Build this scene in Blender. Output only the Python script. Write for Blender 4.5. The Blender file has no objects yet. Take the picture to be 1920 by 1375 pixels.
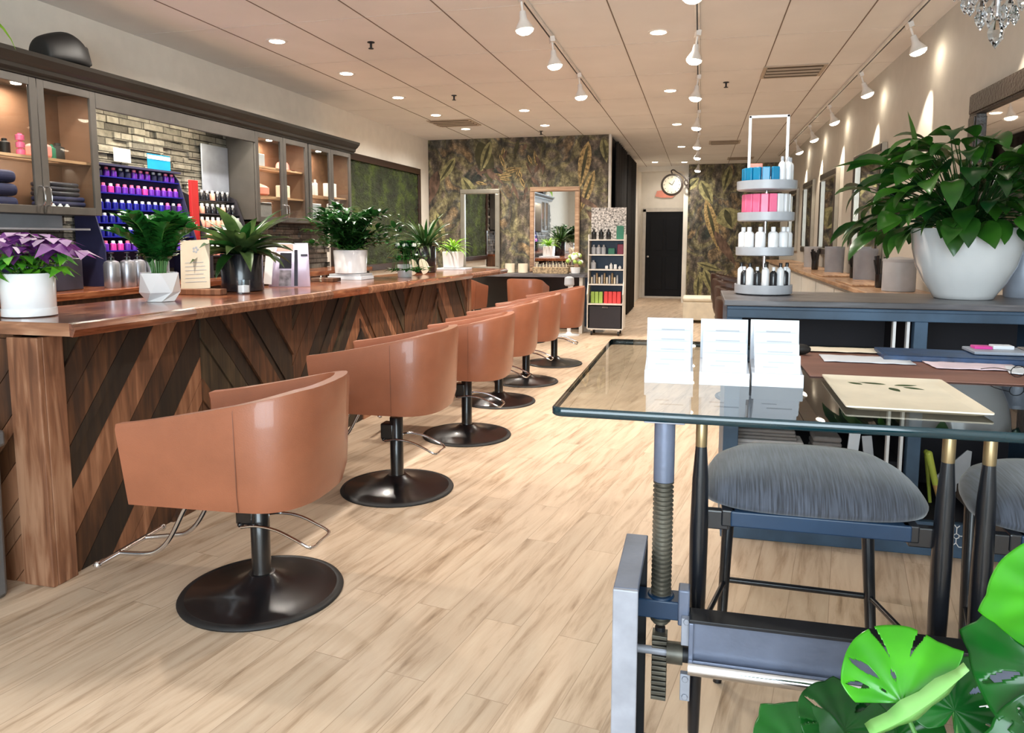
import bpy, bmesh, math, random
from mathutils import Vector, Matrix, Euler
random.seed(7)
C = bpy.context.scene.collection
PI = math.pi

# ------------------------------------------------------------------ camera, world, light, exposure
scn = bpy.context.scene
cam_d = bpy.data.cameras.new('camera'); cam = bpy.data.objects.new('camera', cam_d); C.objects.link(cam)
R_right = Vector((0.97017407, 0.24240929, 0.0))
R_down = Vector((0.02702111, -0.10814427, -0.99376792))
R_fwd = Vector((-0.24089858, 0.96412787, -0.11146893))
m = Matrix((R_right, -R_down, -R_fwd)).transposed()
cam.matrix_world = Matrix.Translation((0, 0, 1.45)) @ m.to_4x4()
cam_d.sensor_width = 36.0; cam_d.lens = 36.0*1400/1920
cam_d.shift_y = -(687.5-603.035)/1920
cam_d.clip_start = 0.05; cam_d.clip_end = 100
scn.camera = cam
vs = scn.view_settings
vs.view_transform = 'Standard'; vs.look = 'None'; vs.gamma = 1.0; vs.use_curve_mapping = False
vs.exposure = 1.08

w = bpy.data.worlds.new('daylight'); scn.world = w; w.use_nodes = True
bg = w.node_tree.nodes['Background']; bg.inputs[0].default_value = (0.80, 0.90, 1.0, 1); bg.inputs[1].default_value = 1.6

def area_light(name, loc, rot, sx, sy, power, col):
    l = bpy.data.lights.new(name, 'AREA'); l.shape = 'RECTANGLE'; l.size = sx; l.size_y = sy
    l.energy = power; l.color = col
    o = bpy.data.objects.new(name, l); C.objects.link(o); o.location = loc; o.rotation_euler = rot
    return o
def spot_light(name, loc, target, power, col, angle=110, blend=0.6, size=0.05):
    l = bpy.data.lights.new(name, 'SPOT'); l.energy = power; l.color = col
    l.spot_size = math.radians(angle); l.spot_blend = blend; l.shadow_soft_size = size
    o = bpy.data.objects.new(name, l); C.objects.link(o); o.location = loc
    d = Vector(target)-Vector(loc); o.rotation_euler = d.to_track_quat('-Z', 'Y').to_euler()
    return o
WARM = (1.0, 0.93, 0.83)
# daylight through the shop window behind the camera (just outside the panes)
area_light('window_daylight', (-.2, -1.98, 1.6), (math.radians(90), 0, 0), 3.3, 2.4, 135, (0.80, 0.90, 1.0))
DOWN_W, TRACK_W, SCALLOP_W = 56, 64, 34

# ------------------------------------------------------------------ materials
def lin(c):
    return tuple((x/12.92 if x <= 0.04045 else ((x+0.055)/1.055)**2.4) for x in [v/255 for v in c])
def nodes_of(name):
    mt = bpy.data.materials.new(name); mt.use_nodes = True
    return mt, mt.node_tree.nodes, mt.node_tree.links, mt.node_tree.nodes['Principled BSDF']
def mat(name, rgb, rough=0.5, metal=0.0, noise=0.06, nscale=8.0, bump=0.0, bscale=60.0, coat=0.0, sub=0.0, trans=0.0, spec=0.5, emit=None, estr=0.0, stretch=(1,1,1), alpha=None):
    """principled material with a procedural colour variation"""
    mt, N, L, B = nodes_of(name)
    c = lin(rgb)
    tc = N.new('ShaderNodeTexCoord'); mp = N.new('ShaderNodeMapping'); mp.inputs['Scale'].default_value = stretch
    L.new(tc.outputs['Object'], mp.inputs['Vector'])
    nz = N.new('ShaderNodeTexNoise'); nz.inputs['Scale'].default_value = nscale; nz.inputs['Detail'].default_value = 4
    L.new(mp.outputs[0], nz.inputs['Vector'])
    rp = N.new('ShaderNodeValToRGB')
    rp.color_ramp.elements[0].position = 0.3; rp.color_ramp.elements[1].position = 0.7
    rp.color_ramp.elements[0].color = tuple(max(0, x*(1-noise*1.6)) for x in c)+(1,)
    rp.color_ramp.elements[1].color = tuple(min(1, x*(1+noise*1.6)) for x in c)+(1,)
    L.new(nz.outputs[0], rp.inputs[0]); L.new(rp.outputs[0], B.inputs['Base Color'])
    B.inputs['Roughness'].default_value = rough; B.inputs['Metallic'].default_value = metal
    B.inputs['Specular IOR Level'].default_value = spec
    if coat: B.inputs['Coat Weight'].default_value = coat; B.inputs['Coat Roughness'].default_value = 0.08
    if sub: B.inputs['Subsurface Weight'].default_value = sub; B.inputs['Subsurface Radius'].default_value = (0.02, 0.02, 0.01)
    if trans: B.inputs['Transmission Weight'].default_value = trans
    if emit: B.inputs['Emission Color'].default_value = tuple(emit)+(1,); B.inputs['Emission Strength'].default_value = estr
    if bump:
        n2 = N.new('ShaderNodeTexNoise'); n2.inputs['Scale'].default_value = bscale; n2.inputs['Detail'].default_value = 5
        L.new(mp.outputs[0], n2.inputs['Vector'])
        bp = N.new('ShaderNodeBump'); bp.inputs['Strength'].default_value = bump; bp.inputs['Distance'].default_value = 0.01
        L.new(n2.outputs[0], bp.inputs['Height']); L.new(bp.outputs[0], B.inputs['Normal'])
    return mt
def ramp(N, stops):
    r = N.new('ShaderNodeValToRGB'); e = r.color_ramp.elements
    while len(e) < len(stops): e.new(0.5)
    for i, (p, c) in enumerate(stops): e[i].position = p; e[i].color = lin(c)+(1,)
    return r
def wood(name, dark, mid, light, axis=1, scale=3.0, rough=0.4, coat=0.0, stretch=10, bump=0.15):
    mt, N, L, B = nodes_of(name)
    tc = N.new('ShaderNodeTexCoord'); mp = N.new('ShaderNodeMapping')
    s = [stretch]*3; s[axis] = 1.0; mp.inputs['Scale'].default_value = s
    L.new(tc.outputs['Object'], mp.inputs['Vector'])
    n1 = N.new('ShaderNodeTexNoise'); n1.inputs['Scale'].default_value = scale; n1.inputs['Detail'].default_value = 8; n1.inputs['Distortion'].default_value = 0.6
    n2 = N.new('ShaderNodeTexNoise'); n2.inputs['Scale'].default_value = scale*0.5; n2.inputs['Detail'].default_value = 3
    L.new(mp.outputs[0], n1.inputs['Vector']); L.new(tc.outputs['Object'], n2.inputs['Vector'])
    mx = N.new('ShaderNodeMath'); mx.operation = 'ADD'; L.new(n1.outputs[0], mx.inputs[0])
    m2 = N.new('ShaderNodeMath'); m2.operation = 'MULTIPLY_ADD'; m2.inputs[1].default_value = 0.9; m2.inputs[2].default_value = -0.45
    L.new(n2.outputs[0], m2.inputs[0]); L.new(m2.outputs[0], mx.inputs[1])
    r = ramp(N, [(0.30, dark), (0.5, mid), (0.70, light)])
    L.new(mx.outputs[0], r.inputs[0]); L.new(r.outputs[0], B.inputs['Base Color'])
    B.inputs['Roughness'].default_value = rough
    if coat: B.inputs['Coat Weight'].default_value = coat; B.inputs['Coat Roughness'].default_value = 0.12
    bp = N.new('ShaderNodeBump'); bp.inputs['Strength'].default_value = bump; bp.inputs['Distance'].default_value = 0.004
    L.new(n1.outputs[0], bp.inputs['Height']); L.new(bp.outputs[0], B.inputs['Normal'])
    return mt
def thin_glass(name, tint, ior=1.45, rough=0.02, boost=1.0):
    """clear pane: see-through with a fresnel reflection"""
    mt, N, L, B = nodes_of(name); N.remove(B)
    out = [n for n in N if n.type == 'OUTPUT_MATERIAL'][0]
    t = N.new('ShaderNodeBsdfTransparent'); t.inputs[0].default_value = tint+(1,)
    g = N.new('ShaderNodeBsdfGlossy'); g.inputs['Roughness'].default_value = rough
    f0 = ((ior-1)/(ior+1))**2
    fr = N.new('ShaderNodeLayerWeight'); fr.inputs[0].default_value = 0.5          # facing = 1-|cos|, same from both sides
    pw = N.new('ShaderNodeMath'); pw.operation = 'POWER'; pw.inputs[1].default_value = 5.0; L.new(fr.outputs['Facing'], pw.inputs[0])
    mm = N.new('ShaderNodeMath'); mm.operation = 'MULTIPLY_ADD'; mm.inputs[1].default_value = (1-f0)*boost; mm.inputs[2].default_value = f0*boost
    L.new(pw.outputs[0], mm.inputs[0])
    mx = N.new('ShaderNodeMixShader'); L.new(mm.outputs[0], mx.inputs[0]); L.new(t.outputs[0], mx.inputs[1]); L.new(g.outputs[0], mx.inputs[2])
    L.new(mx.outputs[0], out.inputs[0])
    return mt
def emitter(name, rgb, strength):
    mt, N, L, B = nodes_of(name)
    B.inputs['Base Color'].default_value = (0.9, 0.9, 0.9, 1)
    B.inputs['Emission Color'].default_value = rgb+(1,); B.inputs['Emission Strength'].default_value = strength
    return mt

def floor_material():
    mt, N, L, B = nodes_of('oak_planks')
    tc = N.new('ShaderNodeTexCoord'); mp = N.new('ShaderNodeMapping'); mp.inputs['Rotation'].default_value = (0, 0, math.radians(-80))
    L.new(tc.outputs['Object'], mp.inputs['Vector'])
    br = N.new('ShaderNodeTexBrick'); br.offset = 0.37; br.inputs['Scale'].default_value = 1.0
    br.inputs['Brick Width'].default_value = 1.22; br.inputs['Row Height'].default_value = 0.15
    br.inputs['Mortar Size'].default_value = 0.0016; br.inputs['Mortar Smooth'].default_value = 0.5
    br.inputs['Color1'].default_value = (0, 0, 0, 1); br.inputs['Color2'].default_value = (1, 1, 1, 1); br.inputs['Mortar'].default_value = (0.3, 0.3, 0.3, 1)
    br.inputs['Bias'].default_value = 0.0
    L.new(mp.outputs[0], br.inputs['Vector'])
    ms = N.new('ShaderNodeMapping'); ms.inputs['Scale'].default_value = (1.2, 11, 1); L.new(mp.outputs[0], ms.inputs['Vector'])
    off = N.new('ShaderNodeVectorMath'); off.operation = 'ADD'; L.new(ms.outputs[0], off.inputs[0])
    sc = N.new('ShaderNodeVectorMath'); sc.operation = 'SCALE'; sc.inputs['Scale'].default_value = 9.0; L.new(br.outputs['Color'], sc.inputs[0]); L.new(sc.outputs[0], off.inputs[1])
    n1 = N.new('ShaderNodeTexNoise'); n1.inputs['Scale'].default_value = 1.8; n1.inputs['Detail'].default_value = 9; n1.inputs['Roughness'].default_value = 0.62; n1.inputs['Distortion'].default_value = 0.5
    L.new(off.outputs[0], n1.inputs['Vector'])
    r = ramp(N, [(0.22, (120, 97, 78)), (0.36, (172, 147, 122)), (0.50, (198, 174, 150)), (0.78, (212, 192, 168))])
    L.new(n1.outputs[0], r.inputs[0])
    hv = N.new('ShaderNodeHueSaturation'); L.new(r.outputs[0], hv.inputs['Color'])
    mr = N.new('ShaderNodeMapRange'); mr.inputs[3].default_value = 0.88; mr.inputs[4].default_value = 1.05; L.new(br.outputs['Color'], mr.inputs[0]); L.new(mr.outputs[0], hv.inputs['Value'])
    mx = N.new('ShaderNodeMix'); mx.data_type = 'RGBA'; mx.inputs[7].default_value = lin((120, 95, 70))+(1,)
    L.new(hv.outputs[0], mx.inputs[6]); mf = N.new('ShaderNodeMath'); mf.operation = 'MULTIPLY'; mf.inputs[1].default_value = 0.5
    L.new(br.outputs['Fac'], mf.inputs[0]); L.new(mf.outputs[0], mx.inputs[0])
    L.new(mx.outputs[2], B.inputs['Base Color'])
    B.inputs['Roughness'].default_value = 0.42; B.inputs['Specular IOR Level'].default_value = 0.35
    bp = N.new('ShaderNodeBump'); bp.inputs['Strength'].default_value = 0.12; bp.inputs['Distance'].default_value = 0.003
    L.new(n1.outputs[0], bp.inputs['Height']); L.new(bp.outputs[0], B.inputs['Normal'])
    return mt
def stone_material():
    mt, N, L, B = nodes_of('ledger_stone')
    tc = N.new('ShaderNodeTexCoord'); mp = N.new('ShaderNodeMapping'); mp.inputs['Rotation'].default_value = (0, math.radians(90), math.radians(90))
    sx = N.new('ShaderNodeSeparateXYZ'); cx = N.new('ShaderNodeCombineXYZ'); L.new(tc.outputs['Object'], sx.inputs[0]); L.new(sx.outputs['Y'], cx.inputs['X']); L.new(sx.outputs['Z'], cx.inputs['Y'])
    br = N.new('ShaderNodeTexBrick'); br.offset = 0.43; br.inputs['Scale'].default_value = 1.0
    br.inputs['Brick Width'].default_value = 0.24; br.inputs['Row Height'].default_value = 0.055; br.inputs['Mortar Size'].default_value = 0.004
    br.inputs['Color1'].default_value = lin((146, 142, 132))+(1,); br.inputs['Color2'].default_value = lin((70, 67, 62))+(1,); br.inputs['Mortar'].default_value = lin((30, 26, 20))+(1,)
    L.new(cx.outputs[0], br.inputs['Vector'])
    nz = N.new('ShaderNodeTexNoise'); nz.inputs['Scale'].default_value = 14; nz.inputs['Detail'].default_value = 6; L.new(tc.outputs['Object'], nz.inputs['Vector'])
    mx = N.new('ShaderNodeMix'); mx.data_type = 'RGBA'; mx.blend_type = 'OVERLAY'; mx.inputs[0].default_value = 0.8
    L.new(br.outputs['Color'], mx.inputs[6]); L.new(nz.outputs[0], mx.inputs[7]); L.new(mx.outputs[2], B.inputs['Base Color'])
    bp = N.new('ShaderNodeBump'); bp.inputs['Strength'].default_value = 0.8; bp.inputs['Distance'].default_value = 0.02
    ad = N.new('ShaderNodeMath'); ad.operation = 'SUBTRACT'; L.new(nz.outputs[0], ad.inputs[0]); L.new(br.outputs['Fac'], ad.inputs[1])
    L.new(ad.outputs[0], bp.inputs['Height']); L.new(bp.outputs[0], B.inputs['Normal']); B.inputs['Roughness'].default_value = 0.6
    return mt
def mural_material(name, seed):
    """printed wallpaper: dim jungle of bark, moss and stone"""
    mt, N, L, B = nodes_of(name)
    tc = N.new('ShaderNodeTexCoord'); mp = N.new('ShaderNodeMapping'); mp.inputs['Location'].default_value = (seed, seed*2, seed*0.7)
    L.new(tc.outputs['Object'], mp.inputs['Vector'])
    big = N.new('ShaderNodeTexNoise'); big.inputs['Scale'].default_value = 1.5; big.inputs['Detail'].default_value = 4; big.inputs['Distortion'].default_value = 1.6
    L.new(mp.outputs[0], big.inputs['Vector'])
    r1 = ramp(N, [(0.32, (44, 50, 44)), (0.42, (104, 92, 80)), (0.50, (128, 120, 84)), (0.58, (80, 78, 72)), (0.68, (150, 124, 88))])
    L.new(big.outputs[0], r1.inputs[0])
    ms = N.new('ShaderNodeMapping'); ms.inputs['Scale'].default_value = (1, 1, 0.55); ms.inputs['Rotation'].default_value = (0, 0.5, 0); L.new(mp.outputs[0], ms.inputs['Vector'])
    dn = N.new('ShaderNodeTexNoise'); dn.inputs['Scale'].default_value = 2.2; dn.inputs['Detail'].default_value = 5; L.new(mp.outputs[0], dn.inputs['Vector'])
    ds = N.new('ShaderNodeVectorMath'); ds.operation = 'SCALE'; ds.inputs['Scale'].default_value = 1.6; L.new(dn.outputs['Color'], ds.inputs[0])
    dv = N.new('ShaderNodeVectorMath'); dv.operation = 'ADD'; L.new(ms.outputs[0], dv.inputs[0]); L.new(ds.outputs[0], dv.inputs[1])
    vo = N.new('ShaderNodeTexVoronoi'); vo.inputs['Scale'].default_value = 9; vo.feature = 'DISTANCE_TO_EDGE'; L.new(dv.outputs[0], vo.inputs['Vector'])
    wv = N.new('ShaderNodeTexWave'); wv.inputs['Scale'].default_value = 1.2; wv.inputs['Distortion'].default_value = 14; wv.inputs['Detail'].default_value = 4; L.new(mp.outputs[0], wv.inputs['Vector'])
    fine = N.new('ShaderNodeTexNoise'); fine.inputs['Scale'].default_value = 16; fine.inputs['Detail'].default_value = 8; L.new(ms.outputs[0], fine.inputs['Vector'])
    rv = N.new('ShaderNodeMapRange'); rv.inputs[1].default_value = 0; rv.inputs[2].default_value = 0.18; rv.inputs[3].default_value = 0.6; rv.inputs[4].default_value = 1.1; L.new(vo.outputs[0], rv.inputs[0])
    rw = N.new('ShaderNodeMapRange'); rw.inputs[3].default_value = 0.55; rw.inputs[4].default_value = 1.25; L.new(wv.outputs['Fac'], rw.inputs[0])
    rf = N.new('ShaderNodeMapRange'); rf.inputs[1].default_value = 0.3; rf.inputs[2].default_value = 0.7; rf.inputs[3].default_value = 0.3; rf.inputs[4].default_value = 1.8; L.new(fine.outputs[0], rf.inputs[0])
    a = N.new('ShaderNodeMath'); a.operation = 'MULTIPLY'; L.new(rv.outputs[0], a.inputs[0]); L.new(rw.outputs[0], a.inputs[1])
    b = N.new('ShaderNodeMath'); b.operation = 'MULTIPLY'; L.new(a.outputs[0], b.inputs[0]); L.new(rf.outputs[0], b.inputs[1])
    hv = N.new('ShaderNodeHueSaturation'); L.new(r1.outputs[0], hv.inputs['Color']); L.new(b.outputs[0], hv.inputs['Value']); hv.inputs['Saturation'].default_value = 0.95
    L.new(hv.outputs[0], B.inputs['Base Color']); B.inputs['Roughness'].default_value = 0.7
    return mt
def moss_material():
    mt, N, L, B = nodes_of('moss')
    tc = N.new('ShaderNodeTexCoord')
    n1 = N.new('ShaderNodeTexNoise'); n1.inputs['Scale'].default_value = 3; n1.inputs['Detail'].default_value = 9; n1.inputs['Roughness'].default_value = 0.75; L.new(tc.outputs['Object'], n1.inputs['Vector'])
    r = ramp(N, [(0.35, (16, 20, 6)), (0.5, (36, 46, 12)), (0.68, (72, 88, 20))]); L.new(n1.outputs[0], r.inputs[0]); L.new(r.outputs[0], B.inputs['Base Color'])
    B.inputs['Roughness'].default_value = 0.9
    n2 = N.new('ShaderNodeTexNoise'); n2.inputs['Scale'].default_value = 40; n2.inputs['Detail'].default_value = 6; L.new(tc.outputs['Object'], n2.inputs['Vector'])
    bp = N.new('ShaderNodeBump'); bp.inputs['Strength'].default_value = 1.0; bp.inputs['Distance'].default_value = 0.03; L.new(n2.outputs[0], bp.inputs['Height']); L.new(bp.outputs[0], B.inputs['Normal'])
    return mt
def leaf_mat(name, dark, light, rough=0.35, nscale=6):
    mt, N, L, B = nodes_of(name)
    tc = N.new('ShaderNodeTexCoord'); nz = N.new('ShaderNodeTexNoise'); nz.inputs['Scale'].default_value = nscale; nz.inputs['Detail'].default_value = 3
    L.new(tc.outputs['Object'], nz.inputs['Vector']); r = ramp(N, [(0.35, dark), (0.65, light)])
    L.new(nz.outputs[0], r.inputs[0]); L.new(r.outputs[0], B.inputs['Base Color']); B.inputs['Roughness'].default_value = rough
    tr = N.new('ShaderNodeBsdfTranslucent'); L.new(r.outputs[0], tr.inputs[0])
    out = [n for n in N if n.type == 'OUTPUT_MATERIAL'][0]
    mx = N.new('ShaderNodeMixShader'); mx.inputs[0].default_value = 0.25; L.new(B.outputs[0], mx.inputs[1]); L.new(tr.outputs[0], mx.inputs[2]); L.new(mx.outputs[0], out.inputs[0])
    return mt
def streak_fabric():
    mt, N, L, B = nodes_of('grey_woven_fabric')
    tc = N.new('ShaderNodeTexCoord'); mp = N.new('ShaderNodeMapping'); mp.inputs['Scale'].default_value = (150, 7, 7); L.new(tc.outputs['Object'], mp.inputs['Vector'])
    nz = N.new('ShaderNodeTexNoise'); nz.inputs['Scale'].default_value = 1.5; nz.inputs['Detail'].default_value = 6; L.new(mp.outputs[0], nz.inputs['Vector'])
    r = ramp(N, [(0.35, (34, 36, 44)), (0.65, (72, 77, 90))]); L.new(nz.outputs[0], r.inputs[0]); L.new(r.outputs[0], B.inputs['Base Color'])
    B.inputs['Roughness'].default_value = 0.85; B.inputs['Sheen Weight'].default_value = 0.5
    return mt

M = dict(
 floor=floor_material(), stone=stone_material(), mural=mural_material('jungle_wallpaper', 3.0), mural2=mural_material('jungle_wallpaper_far', 8.3), moss=moss_material(), seatfab=streak_fabric(),
 wall=mat('cream_plaster', (232, 226, 216), 0.8, noise=0.02, bump=0.05), wall_r=mat('beige_plaster', (200, 196, 188), 0.75, noise=0.02, bump=0.05),
 ceil=mat('ceiling_tile', (228, 224, 220), 0.9, noise=0.03, nscale=1.5, bump=0.08, bscale=120), grid=mat('tile_joint', (120, 104, 92), 0.8),
 gridl=mat('tile_joint_pale', (204, 196, 188), 0.8),
 base=mat('white_trim_paint', (214, 208, 200), 0.5), dark=mat('black_curtain', (26, 23, 22), 0.85, noise=0.3, stretch=(6, 6, 0.5)), doorm=mat('black_door_paint', (9, 9, 15), 0.5, spec=0.25),
 leather=mat('tan_leather', (146, 88, 62), 0.42, noise=0.05, bump=0.10, bscale=220, coat=0.25), leather_d=mat('tan_leather_seam', (120, 72, 50), 0.6),
 brownl=mat('dark_brown_leather', (58, 38, 30), 0.3, bump=0.1, bscale=200), brownrim=mat('light_piping', (206, 176, 150), 0.4),
 blk=mat('black_enamel', (20, 19, 21), 0.28, noise=0.1, coat=0.3), rubber=mat('black_rubber', (24, 23, 24), 0.55), chrome=mat('chrome', (220, 220, 224), 0.12, 1.0, noise=0.01),
 bartop=wood('bar_walnut', (82, 40, 22), (122, 66, 40), (162, 104, 70), 1, 4.0, 0.22, 0.5), 
 barend=wood('bar_walnut_end', (110, 70, 48), (150, 104, 76), (186, 146, 116), 0, 4.0, 0.35, 0.2),
 b_tan=wood('plank_tan', (96, 60, 38), (132, 86, 58), (160, 112, 82), 2, 3, 0.6), b_brn=wood('plank_brown', (46, 26, 13), (72, 42, 22), (98, 62, 36), 2, 3, 0.6),
 b_drk=wood('plank_dark', (20, 12, 6), (32, 20, 10), (48, 31, 16), 2, 3, 0.6), b_olv=wood('plank_weathered', (36, 28, 16), (54, 42, 26), (78, 63, 42), 2, 3, 0.6),
 post=wood('post_wood', (92, 56, 36), (126, 82, 56), (158, 116, 88), 2, 3, 0.6), pale=wood('pale_wood', (150, 112, 82), (188, 148, 114), (212, 176, 142), 1, 4, 0.35, 0.3),
 cab=mat('charcoal_cabinet_paint', (66, 62, 58), 0.45, noise=0.08), cabin=mat('cabinet_inside', (112, 82, 62), 0.6), crown=mat('crown_dark', (30, 27, 24), 0.4),
 glass=thin_glass('pane_glass', (0.93, 0.95, 0.94), 1.3), acryl=thin_glass('clear_acrylic', (0.95, 0.97, 0.98), 1.4), tglass=thin_glass('table_glass', (0.70, 0.74, 0.71), 1.55, 0.015),
 tedge=mat('glass_edge_green', (6, 40, 48), 0.12, coat=0.3), mirror=mat('mirror_silver', (240, 240, 240), 0.02, 1.0, noise=0.0),
 white=mat('white_ceramic', (236, 236, 238), 0.18, noise=0.01, coat=0.4), potgrey=mat('glazed_offwhite', (214, 214, 214), 0.15, noise=0.02, coat=0.6), potblk=mat('black_glaze', (24, 25, 32), 0.25, coat=0.4), soil=mat('soil', (52, 36, 26), 0.95, bump=0.8),
 paper=mat('white_card', (216, 220, 228), 0.5, noise=0.02), cream=mat('cream_card', (226, 214, 192), 0.6, noise=0.05), text=mat('grey_print', (180, 183, 190), 0.6), 
 steel=mat('painted_steel', (104, 112, 132), 0.34, 0.3, noise=0.12, bump=0.1, bscale=30), steell=mat('scuffed_light_steel', (150, 152, 162), 0.5, 0.2, noise=0.1, nscale=14), steeld=mat('dark_steel', (34, 34, 38), 0.5, 0.3, noise=0.2),
 iron=mat('greased_iron', (98, 94, 84), 0.4, 0.5, noise=0.3), brass=mat('brass', (158, 138, 104), 0.35, 0.8), stoolblk=mat('black_stool_wood', (18, 20, 26), 0.3, coat=0.2), stoolbl=mat('midnight_stool_frame', (20, 48, 76), 0.4),
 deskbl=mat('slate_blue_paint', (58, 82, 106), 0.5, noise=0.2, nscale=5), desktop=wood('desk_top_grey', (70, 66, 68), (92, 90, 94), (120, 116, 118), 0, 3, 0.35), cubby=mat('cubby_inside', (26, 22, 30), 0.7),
 gray=mat('grey_zinc', (150, 156, 168), 0.4, 0.1, noise=0.08), lgray=mat('pale_grey_plastic', (176, 178, 184), 0.35), silver=mat('aluminium_bottle', (168, 170, 178), 0.3, 0.8),
 navy=mat('navy_cloth', (26, 26, 62), 0.8), towel=mat('grey_towel', (128, 122, 120), 0.95, bump=0.5), ltowel=mat('pale_towel', (202, 196, 196), 0.95, bump=0.5),
 blue=mat('deep_blue_plastic', (24, 26, 130), 0.3), purple=mat('violet_plastic', (98, 40, 158), 0.3), magenta=mat('magenta_plastic', (214, 60, 150), 0.3), pinkp=mat('pink_plastic', (240, 112, 150), 0.3), red=mat('red_cloth', (160, 20, 22), 0.6), cyan=mat('teal_blue_plastic', (20, 128, 172), 0.25), salmon=mat('salmon_plastic', (232, 150, 130), 0.4), blush=mat('blush_hat', (222, 140, 132), 0.6),
 lime=mat('lime_green', (160, 190, 90), 0.5), redp=mat('coral_red_bag', (222, 66, 66), 0.45), green=mat('green_plastic', (40, 110, 84), 0.4), maroon=mat('maroon_plastic', (120, 24, 52), 0.4), yell=mat('yellow_green_plastic', (196, 204, 84), 0.4), tanwood=mat('honey_wood', (206, 160, 96), 0.5),
 rust=wood('rust_brown_leather_mat', (106, 70, 60), (122, 82, 70), (140, 98, 84), 0, 2, 0.5, 0, 3), bluebk=mat('navy_folder', (36, 62, 98), 0.4, noise=0.25, nscale=20), pinkish=mat('pale_pink_paper', (222, 204, 214), 0.6),
 lf_zz=leaf_mat('zz_leaf', (18, 64, 26), (46, 112, 44), 0.25), lf_fern=leaf_mat('fern_leaf', (34, 58, 26), (88, 112, 62), 0.45), lf_dark=leaf_mat('dark_leaf', (16, 46, 18), (38, 84, 34), 0.3), lf_peace=leaf_mat('peace_lily_leaf', (12, 50, 22), (50, 100, 26), 0.28, 5),
 lf_lime=leaf_mat('lime_leaf', (112, 168, 30), (150, 200, 60), 0.4), lf_purp=leaf_mat('purple_leaf', (92, 38, 108), (134, 70, 150), 0.5, 12), lf_oxg=leaf_mat('oxalis_green', (44, 130, 40), (110, 184, 40), 0.45, 12), lf_mon=leaf_mat('monstera_bright', (36, 128, 14), (74, 176, 24), 0.22), lf_mon_shade=leaf_mat('monstera_shaded', (8, 58, 22), (26, 104, 32), 0.22), lf_monu=leaf_mat('monstera_underside', (140, 204, 112), (176, 224, 146), 0.4), lf_print=mat('printed_leaf', (140, 134, 92), 0.7, noise=0.45, nscale=12), lf_print2=mat('printed_leaf_dark', (70, 68, 44), 0.7, noise=0.3), lf_print3=mat('printed_bark_brown', (104, 82, 68), 0.7, noise=0.5, nscale=14, stretch=(1,1,.4)), lf_print4=mat('printed_pale_gold', (162, 138, 92), 0.7, noise=0.5, nscale=24),  # darker monstera green paints the shade onto the leaves behind
 stem=mat('green_stem', (60, 110, 40), 0.5), petal=mat('white_petal', (240, 240, 226), 0.5),
 lamp_on=emitter('lamp_face', (1.0, 0.86, 0.66), 14.0), lamp_white=mat('white_lamp_metal', (226, 220, 214), 0.4), strip=emitter('led_strip', (1.0, 0.84, 0.55), 12.0), vent=mat('vent_shadow', (74, 58, 42), 0.7), ventw=mat('vent_metal', (176, 160, 142), 0.6),
 crystal=mat('crystal', (235, 240, 245), 0.02, trans=1.0, noise=0.0), goldf=mat('dark_carved_frame', (52, 42, 36), 0.35, bump=0.8, bscale=50), silverf=mat('silver_frame_edge', (170, 164, 152), 0.3, 0.6), woodfr=wood('mirror_frame_wood', (132, 100, 78), (164, 130, 102), (190, 158, 128), 0, 3, 0.4), mossfr=mat('dark_mahogany_frame', (46, 28, 20), 0.35, coat=0.2),
 clockf=mat('clock_face', (196, 190, 170), 0.4), speak=mat('speaker_grille', (22, 19, 18), 0.6), speakb=mat('speaker_body', (14, 13, 14), 0.6), photo1=mat('photo_dark', (44, 42, 52), 0.3, noise=0.3), photo2=mat('photo_mauve', (204, 196, 220), 0.3), photo3=mat('photo_grey', (128, 122, 130), 0.3, noise=0.4, nscale=20), photo4=mat('photo_tan', (204, 172, 160), 0.3, noise=0.1),
 artlite=mat('speckled_grey_print', (170, 164, 160), 0.6, noise=0.6, nscale=40), cartbl=mat('cart_blue', (26, 54, 84), 0.4), binblk=mat('black_box', (38, 35, 42), 0.6), bin=mat('grey_bin', (104, 104, 106), 0.35, 0.3), amber=mat('amber_glass', (150, 90, 50), 0.2), wicker=mat('basket', (160, 138, 108), 0.7, noise=0.4, nscale=40, bump=0.6),
)

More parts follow.
